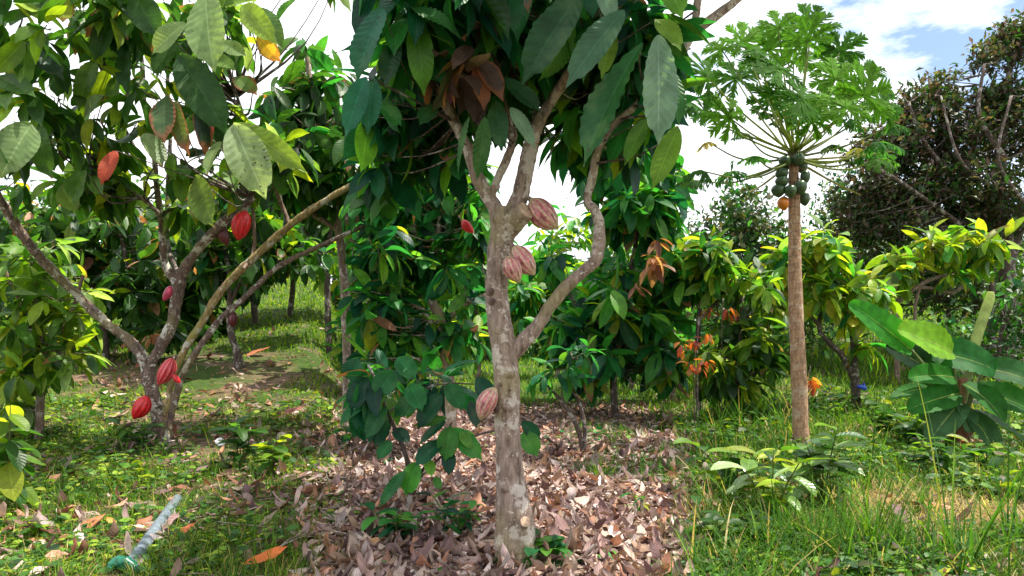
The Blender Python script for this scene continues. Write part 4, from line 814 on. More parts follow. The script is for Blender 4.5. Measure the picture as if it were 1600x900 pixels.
broad_tree('dark_tree', 'large dark brown-leaved tree with dense sprawling crown at right', (1582, 575), 13.0, [[(1583, 578, 34), (1580, 500, 28), (1574, 430, 24), (1570, 360, 22), (1560, 280, 18), (1570, 180, 12), (1580, 90, 8)], [(1572, 400, 15), (1530, 330, 12), (1480, 270, 10), (1430, 200, 7)], [(1574, 380, 14), (1500, 350, 10), (1440, 320, 8), (1390, 300, 6)], [(1480, 270, 8, -.3), (1440, 215, 6, -.5), (1420, 160, 4, -.5)], [(1500, 350, 8, -.4), (1400, 280, 6, -.9), (1350, 255, 4, -.9)], [(1570, 250, 12, -.5), (1530, 180, 7, -.6), (1538, 100, 4, -.6)], [(1560, 300, 8, -.6), (1500, 250, 5, -.9), (1470, 150, 3, -.8)], [(1610, 330, 6, -1), (1560, 250, 5, -1.1), (1580, 150, 4, -1)], [(1578, 420, 14), (1600, 330, 14), (1640, 220, 10)], [(1540, 560, 10), (1550, 450, 9), (1530, 380, 7)]],
           [(1440, 190, 55, 45, .8, 130), (1395, 225, 50, 38, .8, 90), (1500, 225, 50, 45, .9, 120), (1490, 300, 80, 45, 1.1, 190), (1555, 165, 36, 40, .7, 80), (1540, 95, 20, 20, .5, 22), (1575, 70, 26, 26, .6, 40), (1592, 40, 22, 22, .6, 30), (1590, 200, 50, 70, 1.0, 150), (1420, 290, 60, 40, .9, 130), (1540, 340, 70, 34, 1, 120), (1345, 300, 40, 34, .8, 70), (1462, 138, 20, 20, .5, 24), (1420, 150, 14, 14, .4, 10), (1640, 160, 60, 140, 1.2, 120), (1390, 345, 60, 34, .9, 100), (1352, 250, 26, 22, .6, 30), (1480, 165, 22, 18, .5, 24), (1335, 350, 40, 30, .7, 50)],
           11, {'bronze': .45, 'olive': .40, 'dark': .35}, per=16, sub=.085)
broad_tree('leafy_tree', 'round dark green tree standing left behind the papaya trunk', (1200, 500), 17, [[(1203, 500, 10), (1205, 420, 9), (1200, 350, 7)], [(1205, 420, 6), (1170, 370, 5)]],
           [(1165, 345, 45, 45, 1.3, 60), (1150, 385, 60, 45, 1.3, 70), (1200, 400, 45, 50, 1.3, 60), (1160, 310, 20, 24, .7, 14), (1100, 375, 40, 40, 1.2, 36)], 13, {'dark': .5, 'olive': .3, 'emer': .1}, per=14, sub=.22)
broad_tree('leafy_tree', 'blue-green fine-leaved tree on the skyline right of the papaya trunk', (1320, 500), 24, [[(1320, 500, 8), (1318, 400, 6), (1312, 310, 4)]],
           [(1320, 320, 36, 40, 1.5, 60), (1300, 370, 40, 50, 1.5, 60), (1345, 370, 50, 50, 1.5, 70), (1310, 285, 12, 20, .6, 8)], 9, {'teal': .4, 'olive': .3, 'pale': .1}, per=14, sub=.3)
broad_tree('thicket_bush', 'dark tangled thicket low under the sprawling brown-leaved tree', (1480, 520), 14.5, [[(1480, 520, 8), (1482, 470, 7), (1470, 420, 5)], [(1530, 520, 7), (1520, 440, 5)]],
           [(1350, 420, 60, 50, 1, 70), (1440, 440, 70, 55, 1, 80), (1520, 450, 60, 60, 1, 70), (1580, 470, 60, 70, 1, 70), (1360, 370, 60, 40, 1, 50), (1300, 430, 50, 50, 1, 40), (1480, 390, 70, 40, 1, 50)], 12, {'olive': .4, 'dark': .45, 'mid': .15}, 'bush', per=14, sub=.24)
broad_tree('leafy_shrub', 'leafy green shrub at the right edge above the banana plant', (1560, 590), 10.0, [[(1560, 592, 8), (1562, 540, 6), (1570, 500, 5)]],
           [(1570, 540, 40, 40, .6, 34), (1500, 530, 40, 25, .5, 20), (1595, 480, 30, 60, .6, 30), (1475, 545, 30, 20, .4, 12)], 16, {'mid': .4, 'dark': .4, 'emer': .2}, 'shrub', 'low leafy shrubs under the trees', per=10, sub=.16)
broad_tree('leafy_shrub', 'dark leafy shrub filling the gap behind the papaya trunk at mid height', (1215, 560), 12.5, [[(1215, 560, 7), (1212, 500, 6), (1220, 450, 5)]],
           [(1200, 480, 60, 60, .9, 60), (1120, 470, 60, 60, .9, 50), (1270, 500, 50, 50, .9, 40), (1160, 540, 60, 30, .7, 26)], 15, {'dark': .5, 'mid': .35, 'olive': .2}, 'shrub', 'low leafy shrubs under the trees', per=10, sub=.2)
# far trees closing the view
farL = [(40, 470, 24, 330), (170, 460, 26, 320), (300, 455, 25, 310), (420, 430, 28, 330), (520, 430, 26, 330)]
farC = [(560, 580, 27, 440), (650, 582, 30, 430), (760, 580, 28, 440), (850, 582, 32, 450), (930, 582, 29, 440), (1030, 580, 27, 430)]
farR = [(1100, 500, 26, 400), (1230, 480, 28, 400), (1420, 470, 27, 380), (1560, 460, 25, 350)]
desc = ['behind the left edge leaves', 'behind the bushy dark cacao', 'behind the forked left cacao', 'above the bright slope', 'at the right end of the slope',
        'left of the forked grey stem', 'behind the forked grey stem', 'directly left of the middle trunk', 'in the gap right of the middle trunk', 'behind the drooping teal tree', 'at the right end of the litter floor',
        'behind the orange-leaved cacao', 'behind the papaya trunk', 'behind the spreading young cacao', 'behind the sprawling brown-leaved tree']
for i, (px, py, Y, tp) in enumerate(farL + farC + farR):
    h = py - tp; md = i in range(5, 11)
    broad_tree('distant_tree', 'distant hazy green tree ' + desc[i], (px, py), Y, [[(px, py, 7), (px + 4, py - h * .4, 6), (px - 2, tp + 20, 4)], [(px, py - h * .3, 4), (px + 30, tp + 30, 3)]],
               [(px - 25, tp + 40, 50, 45, 2, 46), (px + 30, tp + 50, 50, 45, 2, 46), (px, tp + 10, 45, 35, 1.6, 32), (px + 5, tp + h * .65, 60, h * .3, 1.6, 36)], 13 if not md else 14, {'mid': .4, 'dark': .35, 'emer': .35 if md else .1, 'lime': .3 if md else .08}, group='distant trees closing the view', per=10, sub=.4)

# ================================================================== UNDERSTOREY PLANTS
def sapling():
    b = Gp(638, 812); Y = float(b[1]); root = thing('cacao_sapling', b, 'young cacao sapling with big drooping teal leaves at the left foot of the middle trunk', 'sapling')
    st = [[(638, 816, 11), (640, 770, 9), (636, 720, 8), (622, 680, 7), (603, 640, 6), (590, 600, 5), (575, 570, 4)], [(640, 770, 6), (660, 735, 5), (690, 690, 4), (706, 660, 3)], [(606, 645, 4), (650, 615, 3), (690, 600, 3), (740, 600, 2)], [(642, 760, 4), (720, 690, 4), (800, 668, 3, .25), (822, 660, 3, .25)]]
    lim = []
    for i, p in enumerate(st):
        a, C = rtube(p, Y, 8, 5, .06); a.build('stem' if i == 0 else 'twig', M_BARK_D, root); lim.append(C)
    hs = [((704, 666), (695, 720), 30), ((708, 669), (754, 719), 28), ((692, 688), (646, 725), 26), ((698, 653), (646, 664), 14), ((696, 658), (653, 689), 15), ((652, 722), (632, 775), 30), ((634, 736), (586, 792), 18), ((599, 638), (584, 699), 36), ((603, 636), (570, 685), 25), ((668, 608), (612, 652), 28), ((735, 626), (746, 669), 20), ((815, 658), (846, 688), 20), ((816, 676), (840, 710), 30), ((668, 716), (675, 742), 16), ((700, 700), (702, 742), 20), ((680, 745), (688, 765), 12), ((575, 590), (545, 640), 34), ((560, 600), (580, 640), 34), ((640, 600), (660, 640), 30), ((615, 580), (585, 620), 34), ((700, 600), (722, 640), 28), ((720, 672), (740, 700), 22), ((612, 690), (588, 716), 22), ((690, 615), (650, 668), 30), ((745, 590), (770, 630), 28), ((640, 690), (612, 668), 20), ((560, 560), (545, 600), 36), ((620, 560), (650, 590), 30)]
    for (a, b2, w) in hs:
        ac = Acc(); hero(ac, a, b2, Y - .05, w * 1.12, pick({'teal': .8, 'emer': .5}, 1)[0, :3] * 1.15, dY=(0, rng.uniform(-.12, .06)), droop=rng.uniform(.1, .4), roll=rng.normal(0, .12, 3)); ac.build('leaf', M_HERO, root)
    t_, x_ = blob_points([(580, 600, 50, 40, .3, 9, .1), (690, 590, 50, 25, .3, 6, .2)], Y)
    c = Acc(); whorls(c, t_, x_, 5, .24, {'teal': .6, 'emer': .4}, ns=6); c.build('crown', M_LEAF, root)
    build_twigs(t_, lim, root, M_BARK_D, .003)
sapling()
def stems(px, py, paths, lab, blobs, lpx, mixs, nm='cacao_sapling'):
    b = Gp(px, py); Y = float(b[1])
    cacao_tree(nm, lab, (px, py), Y, paths, blobs, lpx, mixs, 'saplings on the litter floor', M_BARK_D, ns=5, nper=5, cat='sapling')
stems(912, 716, [[(912, 718, 11), (908, 690, 8), (898, 660, 7), (880, 630, 6), (862, 610, 4), (845, 590, 3)], [(912, 712, 8), (914, 670, 7), (905, 630, 6), (893, 600, 5), (890, 560, 4)]], 'two-stemmed bare sapling rising from the litter right of the middle trunk', [(870, 575, 40, 20, .3, 6), (905, 545, 30, 25, .3, 5)], 36, {'teal': .5, 'emer': .5})

def weed(px, py, hpx, lab, n, lpx, mixs, nm='weed', mat=None, asp=.5, stemn=3, shape='oval', group='broad-leaved weeds on the ground', sprd=.35, cat='weed', gloss=False, hang=.25, ns=6):
    b = Gp(px, py); Y = float(b[1]); k = Y / F
    root = thing(nm, b, lab, cat, group); c = Acc(); a = Acc()
    for i in range(stemn):
        az = i * 2.4 + rng.random(); h = hpx * k * rng.uniform(.65, 1.05); out = h * sprd * (0.2 if i == 0 else rng.uniform(.5, 1.3))
        top = b + np.array((math.cos(az) * out, math.sin(az) * out, h)); P = np.array([b - np.array((0, 0, .02)), b + (top - b) * .5 + np.array((0, 0, h * .08)), top])
        C = tube(a, P, [.006, .005, .003], 6, 5, col=(0.12, 0.15, 0.05))
        idx = np.linspace(len(C) * .3, len(C) - 1, n).astype(int); m = n
        aa = np.arange(m) * 2.2 + rng.random() * 6; D = np.column_stack([np.cos(aa), np.sin(aa), rng.uniform(-hang, .5, m)])
        Lv = lpx * k * rng.uniform(.7, 1.15, m); leaves(c, C[idx], D, np.array([[0, 0, 1.]]) + rng.normal(0, .2, (m, 3)), Lv, Lv * asp, rng.uniform(.2, .8, m), rng.uniform(.1, .4, m), pick(mixs, m), ns=ns, cols=4, shape=shape, wav=.03)
    a.build('stem', M_GRASS, root); c.build('leaves', mat or M_LEAF, root)
    return root
weed(378, 735, 85, 'dark leafy weed with pointed leaves right of the left cacao trunk', 8, 34, {'mid': .6, 'dark': .5}, stemn=5)
weed(425, 745, 60, 'low bright leafy weed in dappled sun beside the dark pointed one', 7, 32, {'mid': .6, 'lime': .3}, stemn=4)
weed(220, 700, 40, 'dark green creeping weed at the foot of the left cacao trunk', 7, 26, {'dark': .6, 'mid': .5}, stemn=5, sprd=.9)
weed(222, 765, 22, 'small three-leaved lime seedling behind the pipe', 4, 18, {'lime': 1}, stemn=2)
weed(12, 800, 175, 'tall leafy sprout with drooping leaves at the left edge', 9, 62, {'mid': .5, 'lime': .4, 'pale': .2}, stemn=3, sprd=.14, hang=.9, nm='cacao_sprout')
weed(50, 850, 34, 'small bright weed in the sunny lower left corner', 7, 22, {'lime': .6, 'mid': .5}, stemn=4, sprd=.6)
weed(620, 856, 60, 'dark bushy seedling on the litter left of the middle trunk', 8, 40, {'emer': .6, 'teal': .5}, stemn=4, sprd=.6)
weed(715, 842, 62, 'low seedling with narrow leaves just left of the middle trunk base', 8, 34, {'teal': .6, 'emer': .5}, stemn=6, sprd=.7, asp=.35)
weed(852, 893, 62, 'bright seedling with round leaves growing against the middle trunk base', 7, 46, {'emer': .8, 'mid': .3}, stemn=4, sprd=.6)
weed(786, 894, 26, 'small seedling left of the middle trunk base', 6, 34, {'emer': .8}, stemn=2, sprd=.5)
weed(1000, 810, 40, 'thin pale seedling in the litter to the right', 5, 20, {'emer': .6, 'lime': .4}, stemn=3, asp=.3)
weed(545, 700, 40, 'seedling at the left end of the litter floor', 6, 28, {'emer': .7, 'teal': .5}, stemn=3)
weed(1285, 792, 125, 'shrub with glossy oval leaves in pairs before the papaya trunk', 11, 54, {'dark': .25, 'pale': .6, 'mid': .3}, stemn=4, sprd=.22, asp=.52, mat=M_GLOSS, nm='glossy_shrub', cat='shrub', group='glossy-leaved shrubs before the papaya')
weed(1205, 820, 110, 'glossy lime-leaved shrub leaning left of the papaya base', 9, 52, {'lime': .7, 'pale': .4, 'mid': .2}, stemn=4, sprd=.6, asp=.5, mat=M_GLOSS, nm='glossy_shrub', cat='shrub', group='glossy-leaved shrubs before the papaya')
weed(1150, 785, 100, 'glossy shrub with dark and lime leaves at left of the papaya clearing', 8, 52, {'lime': .4, 'dark': .3, 'mid': .4}, stemn=3, sprd=.6, asp=.5, mat=M_GLOSS, nm='glossy_shrub', cat='shrub', group='glossy-leaved shrubs before the papaya')
weed(1140, 640, 60, 'young yellow-green plant in long grass at left of the papaya', 8, 34, {'lime': .7, 'pale': .3}, stemn=3, sprd=.5, asp=.36)
for i, (px, py, lab) in enumerate(((1110, 860, 'broad-leaved weed in the bottom left of the papaya clearing'), (1180, 860, 'dark broad-leaved weed in front of the lime shrub'), (1440, 700, 'leafy weed left of the banana stems'), (1400, 690, 'pale leafy weed between papaya and banana'), (1470, 745, 'leafy weed before the banana stems'), (1540, 745, 'dark leafy weed right of the banana stems'))):
    weed(px, py, 58, lab, 7, 34, {'mid': .7, 'lime': .2, 'dark': .4}, stemn=5, sprd=.7)

# ------------------------------------------------------------------ banana plant
bB = Gp(1500, 706); YB = float(bB[1])
B_ = thing('banana_plant', bB, 'banana plant with broad green leaves and reddish stems at right', 'banana plant')
for pts, col in (([(1503, 712, 24), (1503, 670, 20), (1500, 630, 15), (1505, 590, 12)], (0.25, 0.09, 0.05)), ([(1462, 652, 13), (1462, 620, 11), (1452, 585, 8), (1424, 546, 4)], (0.10, 0.13, 0.04)), ([(1500, 640, 12), (1492, 600, 9), (1490, 575, 6), (1487, 548, 4)], (0.11, 0.14, 0.04)), ([(1503, 660, 12), (1518, 615, 9), (1530, 592, 6), (1536, 577, 4)], (0.12, 0.13, 0.05)), ([(1500, 690, 14), (1520, 670, 9), (1535, 660, 7)], (0.3, 0.1, 0.05))):
    P, r = pxpath(pts, YB); a = Acc(); tube(a, P, r, 12, 6, .05, col=col); a.build('stem', M_PIPE, B_)
a = Acc(); P, r = pxpath([(1518, 560, 13), (1524, 535, 15), (1535, 500, 15), (1546, 468, 14), (1548, 456, 9)], YB); tube(a, P, r, 12, 6, .03, col=(0.28, 0.34, 0.16)); o = a.build('rolled_leaf', M_BANANA, B_); o['label'] = 'tall pale rolled new leaf'
a = Acc(); P, r = pxpath([(1503, 640, 10), (1510, 600, 11), (1519, 556, 12)], YB); tube(a, P, r, 12, 6, .03, col=(0.25, 0.25, 0.12)); a.build('stem', M_PIPE, B_)
def bleaf(a, b, w, face, col, droop, dY=(0, 0), fold=.3, tear=.10):
    A, B = W(a[0], a[1], YB + dY[0]), W(b[0], b[1], YB + dY[1]); Lg = np.linalg.norm(B - A); D = B - A
    n = nrm(np.array(face, float)); D = nrm(D) + nrm(n - nrm(D) * (n @ nrm(D))) * droop * .5
    ac = Acc(); leaves(ac, A[None], D[None], n[None], Lg * (1 + droop ** 2 / 20), w / F * YB, droop, fold, col, ns=52, cols=6, shape='blade', corr=.005, ncorr=9, wav=.05, tear=tear)
    mb = ac.build('leaf', M_BANANA, B_)
    k = Acc(); m = 9; t_ = np.linspace(0, .97, m); Dn = nrm(D); nn = nrm(n - Dn * (n @ Dn)); Lx = Lg * (1 + droop ** 2 / 20)
    C = A + Lx * ((np.sin(droop * t_) / droop)[:, None] * Dn - ((1 - np.cos(droop * t_)) / droop)[:, None] * nn) - nn * .003
    tube(k, C, np.linspace(.010, .003, m), 6, 1, raw=True, col=(0.28, 0.34, 0.10)); k.build('midrib', M_BANANA, mb)
G1, G2, G3 = (0.03, 0.17, 0.02), (0.14, 0.30, 0.02), (0.010, 0.035, 0.014)
bleaf((1424, 548), (1326, 474), 50, (.05, -1, .25), G1, .35, (0, -.1))
bleaf((1488, 552), (1402, 515), 62, (.1, -.9, .5), G2, .4, (-.15, -.2))
bleaf((1492, 602), (1384, 540), 56, (-.1, -.9, .4), G3, .3, (.15, .1))
bleaf((1455, 552), (1556, 578), 62, (0.1, -1, .5), (0.016, 0.10, 0.02), .8, (-.05, -.2))
bleaf((1535, 576), (1640, 612), 54, (.1, -.9, .6), (0.018, 0.08, 0.02), .9, (-.1, -.3))
bleaf((1462, 606), (1392, 622), 26, (-.1, -.6, .8), (0.035, 0.13, 0.025), .5, (0, -.2))
bleaf((1500, 630), (1452, 690), 48, (-.5, -.8, .4), (0.05, 0.12, 0.05), .7, (-.05, -.3))
bleaf((1502, 632), (1512, 675), 36, (.2, -1, .3), (0.06, 0.14, 0.06), .5, (-.08, -.25))
bleaf((1510, 645), (1610, 700), 34, (.3, -.5, .8), G3, .7, (0, -.1)); bleaf((1508, 625), (1590, 640), 36, (.1, -.6, .8), G3, .6, (.1, .2))
bleaf((1496, 650), (1480, 712), 30, (-.3, -1, .2), G3, .3, (.05, .05)); bleaf((1500, 615), (1440, 655), 40, (-.2, -.7, .8), (0.03, 0.1, 0.025), .7, (.1, .1))
bleaf((1515, 590), (1470, 560), 40, (0, -.6, .8), G3, .4, (.2, .25))
bleaf((1498, 615), (1418, 640), 46, (-.1, -.9, .5), (0.025, 0.13, 0.018), .6, (-.05, -.25)); bleaf((1505, 600), (1570, 660), 50, (.35, -.9, .4), (0.025, 0.12, 0.018), .8, (-.1, -.3))
bleaf((1512, 610), (1618, 645), 52, (.1, -.9, .6), (0.022, 0.11, 0.018), .8, (-.05, -.2)); bleaf((1490, 590), (1420, 590), 44, (-.1, -.9, .6), (0.03, 0.16, 0.02), .6, (-.02, -.15))
bleaf((1508, 640), (1560, 720), 46, (.3, -1, .3), (0.03, 0.09, 0.03), .6, (-.1, -.3))
a = Acc(); P, r = pxpath([(1507, 688, 8), (1512, 700, 17), (1520, 715, 16), (1528, 722, 6)], YB - .1); tube(a, P, r, 10, 4, .25, col=(0.42, 0.12, 0.02)); a.build('dry_sheath', M_PIPE, B_)['label'] = 'orange dry sheath at the foot'

# ------------------------------------------------------------------ pipe, plastic, scraps
pa, pb_ = Gp(203, 892), Gp(277, 782)
ax = nrm(pb_ - pa); a = Acc(); up_ = np.array((0, 0, .016)); tube(a, [pa + up_, pa + up_ + (pb_ - pa) * .5 + np.array((.01, 0, .006)), pb_ + up_ * .6], [.036, .035, .030], 20, 10, .02, col=(0.12, 0.155, 0.185), cap=False)
P2 = thing('water_pipe', pa, 'weathered blue-grey plastic pipe lying in the weeds', 'pipe'); a.build('tube', M_PIPE, P2)
k = Acc(); lathe(k, pa + up_ + ax * .02, ax, .02, lambda t: np.array([.034, .033, .02, .001]), rows=3, sides=20, colf=lambda t, an: np.tile((0.03, 0.03, 0.035), (len(t), 1))); k.build('bore_shade_plug', M_WOOD, P2)  # near-black plug in the pipe mouth, its colour standing for the shade inside
gb = Gp(188, 896); a = Acc()
tube(a, [gb + np.array((-.04, -.02, .02)), gb + np.array((-.015, 0, .045)), gb + np.array((.03, .0, .04)), gb + np.array((.09, -.01, .02)), gb + np.array((.13, -.01, .015))], [.018, .030, .028, .015, .010], 14, 7, .35, col=(0.006, 0.11, 0.065))
solo(a, 'plastic_bag', M_PLAS, gb, 'crumpled shiny green plastic bag by the near end of the pipe', 'plastic bag')
gb = Gp(342, 697); a = Acc(); leaves(a, (gb + np.array((-.04, 0, .05)))[None], [[1, 0, -.2]], [[0, -1, .6]], .10, .08, .8, .3, (0.7, 0.7, 0.72), ns=6, cols=4, shape='oval', wav=.1)
solo(a, 'paper_scrap', M_WOOD, gb, 'small white scrap among the weeds right of the left cacao', 'paper scrap')
def stick(p0, p1, r, lab):
    a0, a1 = Gp(*p0), Gp(*p1); a = Acc(); u = np.array((0, 0, r * .9)); tube(a, [a0 + u, (a0 + a1) / 2 + u * 1.6 + rng.normal(0, .01, 3), a1 + u], [r, r * .9, r * .5], 8, 6, .12); solo(a, 'fallen_stick', M_BARK_L, a0, lab, 'stick', 'sticks lying on the ground')
stick((205, 772), (258, 768), .014, 'short pale stick beyond the far end of the pipe')
stick((820, 738), (915, 742), .02, 'long dead stick lying on litter right of the middle trunk')
stick((545, 664), (640, 652), .018, 'grey stick lying at the left of the litter floor')
stick((860, 745), (930, 728), .012, 'thin dead stick crossing the long one on the litter')
stick((1110, 742), (1160, 748), .010, 'thin dry stick in the papaya clearing')

# ================================================================== GROUND COVER
PIPE0, PIPE1 = Gp(186, 898), Gp(277, 782)
STRAW = Gp(1490, 800)
def off_pipe(P, d=.06):
    u = (PIPE1 - PIPE0)[:2]; t_ = np.clip(((P[:, :2] - PIPE0[:2]) @ u) / (u @ u), -.15, .92)
    return P[np.linalg.norm(P[:, :2] - PIPE0[:2] - t_[:, None] * u, axis=1) > d]
def straw_d(P): return np.hypot((P[:, 0] - STRAW[0]) / .75, (P[:, 1] - STRAW[1]) / .6) + .12 * patch(P, 3.0)
def litter(name, P, Lm, mixs, ns=6, kind='stuff'):
    n = len(P); az = rng.random(n) * 6.28; D = np.column_stack([np.cos(az), np.sin(az), rng.normal(0, .10, n)])
    Lv = Lm * np.where(rng.random(n) < .35, rng.uniform(.2, .5, n), rng.uniform(.5, 1.3, n)); c = pick(mixs, n, var=.42)
    B = P + np.array((0, 0, .012)) + np.column_stack([np.zeros((n, 2)), rng.random(n) * .035]) - D * Lv[:, None] * .5
    Nn = np.array([[0, 0, 1.]]) + rng.normal(0, .24, (n, 3)); dr = rng.normal(0, 1.0, n)
    B[:, 2] += np.where(dr < 0, 0, Lv * dr * .10)
    a = Acc(); leaves(a, B, D, Nn, Lv, Lv * rng.uniform(.25, .5, n), dr, rng.normal(.2, .6, n), c, ns=ns, cols=4, shape='cacao', wav=.14, tear=.5)
    return tag(a.build(name, M_LITTER), kind=kind)
def keep(P, f): return P[f(P)]
Pc = np.vstack([gpts(13500, -.255, .255, 2.5, 9), gpts(600, -.30, -.25, 2.5, 8.5), gpts(300, .25, .29, 2.5, 8.5), gpts(2600, -.25, .25, 8.5, 11.5)])
lit = litter('leaf_litter', Pc, .15, {'litter': 1})
Pl = gpts(3600, -.85, -.24, 2.4, 16); Pl = Pl[patch(Pl, 1.1, 1.0) + rng.normal(0, .8, len(Pl)) - np.where(Pl[:, 1] < 4.6, .9, 0) + 1.2 * sstep(6.5, 7.5, Pl[:, 1]) * sstep(12.5, 11, Pl[:, 1]) > 0.3]
litter('leaf_litter', Pl, .17, {'litter': .8, 'dead': .3})
Pr = gpts(3200, .2, .85, 2.4, 16); Pr = Pr[patch(Pr, 1.0, 2.0) + rng.normal(0, .7, len(Pr)) > .9]
litter('leaf_litter', Pr, .15, {'litter': .7, 'dead': .3})
def grass(name, P, hm, wm, cols_, lean=.5, ns=4):
    n = len(P); az = rng.random(n) * 6.28; ln = rng.uniform(.1, 1.0, n) * lean
    D = np.column_stack([np.cos(az) * ln, np.sin(az) * ln, np.ones(n)]); Nn = np.column_stack([-np.cos(az), -np.sin(az), ln])
    h = hm * rng.uniform(.45, 1.4, n)
    a = Acc(); leaves(a, P - np.array((0, 0, .01)), D, Nn, h, wm * rng.uniform(.7, 1.3, n), -rng.uniform(-.2, 1.5, n) * -1.0, .25, pick(cols_, n, .3), ns=ns, cols=1, shape='grass')
    return tag(a.build(name, M_GRASS), kind='stuff')
PAL['grass'] = [(0.040, 0.105, 0.010), (0.060, 0.14, 0.012), (0.028, 0.08, 0.010), (0.095, 0.18, 0.016)]
PAL['straw'] = [(0.34, 0.26, 0.11), (0.28, 0.2, 0.09), (0.40, 0.33, 0.16)]
def wscale(P): return np.maximum(P[:, 1] / 4.0, 1.0)
def grow(name, P, hm, wm, mixs, lean, clump=5, rad=.05):
    P = np.repeat(P, clump, 0); P = P + np.column_stack([rng.normal(0, rad, (len(P), 2)) * wscale(P)[:, None], np.zeros(len(P))]); P[:, 2] = g(P[:, 0], P[:, 1]); P = off_pipe(P, .045)
    if 'dry' not in name: P = P[straw_d(P) > .95 + rng.normal(0, .15, len(P))]
    k = wscale(P)
    return grass(name, P, hm * (0.75 + .25 * k), wm * k, mixs, lean)
P = gpts(7000, -.88, -.25, 2.4, 9); P = P[patch(P, 1.1, 1.0) + rng.normal(0, .8, len(P)) - np.where(P[:, 1] < 4.6, .9, 0) + .8 * sstep(6.5, 7.5, P[:, 1]) < .6]
grow('grass', P, .115, .0055, {'grass': .8, 'straw': .16, 'lime': .2}, 1.3)
P = gpts(5200, -.85, -.22, 8.5, 30); P = P[(patch(P, .7, .3) + rng.normal(0, .8, len(P)) < np.where(P[:, 0] < 0, -.4, .6)) | (P[:, 1] > 12.5)]
grow('grass', P, .07, .007, {'grass': .6, 'lime': .7}, 1.0, clump=7, rad=.07)
P = gpts(2600, -.25, .25, 10.6, 34); grow('grass', P, .08, .006, {'grass': .6, 'lime': .5, 'emer': .2}, .8, clump=6, rad=.07)
P = gpts(700, .08, .27, 5.2, 9); P = P[patch(P, 1.2, .5) > .5]; grow('grass', P, .12, .005, {'emer': .5, 'grass': .6}, .7, clump=6, rad=.06)
P = gpts(7600, .245, .9, 2.4, 9.5); P = P[patch(P, 1.0, 2.0) + rng.normal(0, .7, len(P)) < .9]
grow('grass', P, .17, .007, {'grass': .8, 'straw': .16, 'lime': .15, 'mid': .35}, 1.5)
P = gpts(900, .26, .9, 2.4, 9); P = P[(patch(P, 1.5, 6.0) > -.2) & ~((P[:, 0] / P[:, 1] > .52) & (P[:, 0] / P[:, 1] < .74) & (P[:, 1] > 4.9) & (P[:, 1] < 7.2))]; grow('tall_grass', P, .36, .010, {'grass': .7, 'mid': .6, 'straw': .1}, 1.1, clump=5, rad=.05)
P = gpts(160, -.85, -.25, 2.5, 7.5); grow('tall_grass', P, .2, .007, {'grass': .7, 'mid': .4}, 1.0, clump=4, rad=.03)
P = gpts(5200, .20, .9, 8.5, 30); grow('grass', P, .12, .007, {'grass': .7, 'lime': .3, 'mid': .2}, .8, clump=6, rad=.07)
P = gpts(3200, .42, .9, 3.2, 6.2); P = P[straw_d(P) < 1.05]; grow('dry_grass', P, .11, .006, {'straw': 1, 'litter': .3, 'grass': .06}, 4.0, clump=7)
P = np.vstack([gpts(1500, -.88, -.25, 2.4, 12), gpts(1700, .25, .9, 2.4, 12)]); grow('dry_thatch', P, .12, .004, {'straw': .7, 'dead': .5, 'litter': .3}, 6.0, clump=4, rad=.12)
a = Acc()
for q in gpts(420, -.5, .5, 2.6, 9):
    an = rng.random() * 6.28; l_ = rng.uniform(.06, .28); d = np.array((math.cos(an), math.sin(an), rng.normal(0, .12)))
    tube(a, [q + (0, 0, .03), q + d * l_ * .5 + (0, 0, .035) + rng.normal(0, .012, 3), q + d * l_ + (0, 0, .03)], [.005, .004, .002], 5, 3, .1, cap=False)
tag(a.build('twig_litter', M_BARK_L), kind='stuff')
# small broad-leaved ground cover
def cover(P, lm, mixs, hm=.06):
    P = np.repeat(P, 7, 0); P = off_pipe(P); P = P[straw_d(P) > .9 + rng.normal(0, .15, len(P))]; n = len(P); k = wscale(P)
    P = P + np.column_stack([rng.normal(0, .045, (n, 2)) * k[:, None], np.zeros(n)]); P[:, 2] = g(P[:, 0], P[:, 1]) + rng.uniform(.01, hm, n) * k
    az = rng.random(n) * 6.28; D = np.column_stack([np.cos(az), np.sin(az), rng.normal(.1, .25, n)]); Lv = lm * k ** .7 * rng.uniform(.3, 1.0, n) * np.repeat(rng.uniform(.6, 1.9, -(-n // 7)), 7)[:n]
    a = Acc(); leaves(a, P, D, np.array([[0, 0, 1.]]) + rng.normal(0, .3, (n, 3)), Lv, Lv * .6, rng.uniform(0, .8, n), rng.uniform(0, .3, n), pick(mixs, n, .3), ns=3, cols=2, shape='oval')
    return tag(a.build('ground_cover_weeds', M_SMALL), kind='stuff')
P = gpts(2900, -.88, -.24, 2.5, 9); P = P[patch(P, 1.4, 3.0) + rng.normal(0, .6, len(P)) > -.4]; cover(P, .046, {'mid': .55, 'lime': .5, 'dark': .15})
P = gpts(3200, .25, .88, 2.5, 10); P = P[patch(P, 1.3, 4.0) + rng.normal(0, .6, len(P)) > .1]; cover(P, .055, {'mid': .6, 'lime': .3, 'dark': .3, 'olive': .1}, .10)
P = gpts(260, -.25, .25, 2.8, 8); P = P[patch(P, 1.6, 5.0) > .6]; cover(P, .035, {'emer': .6, 'teal': .3})
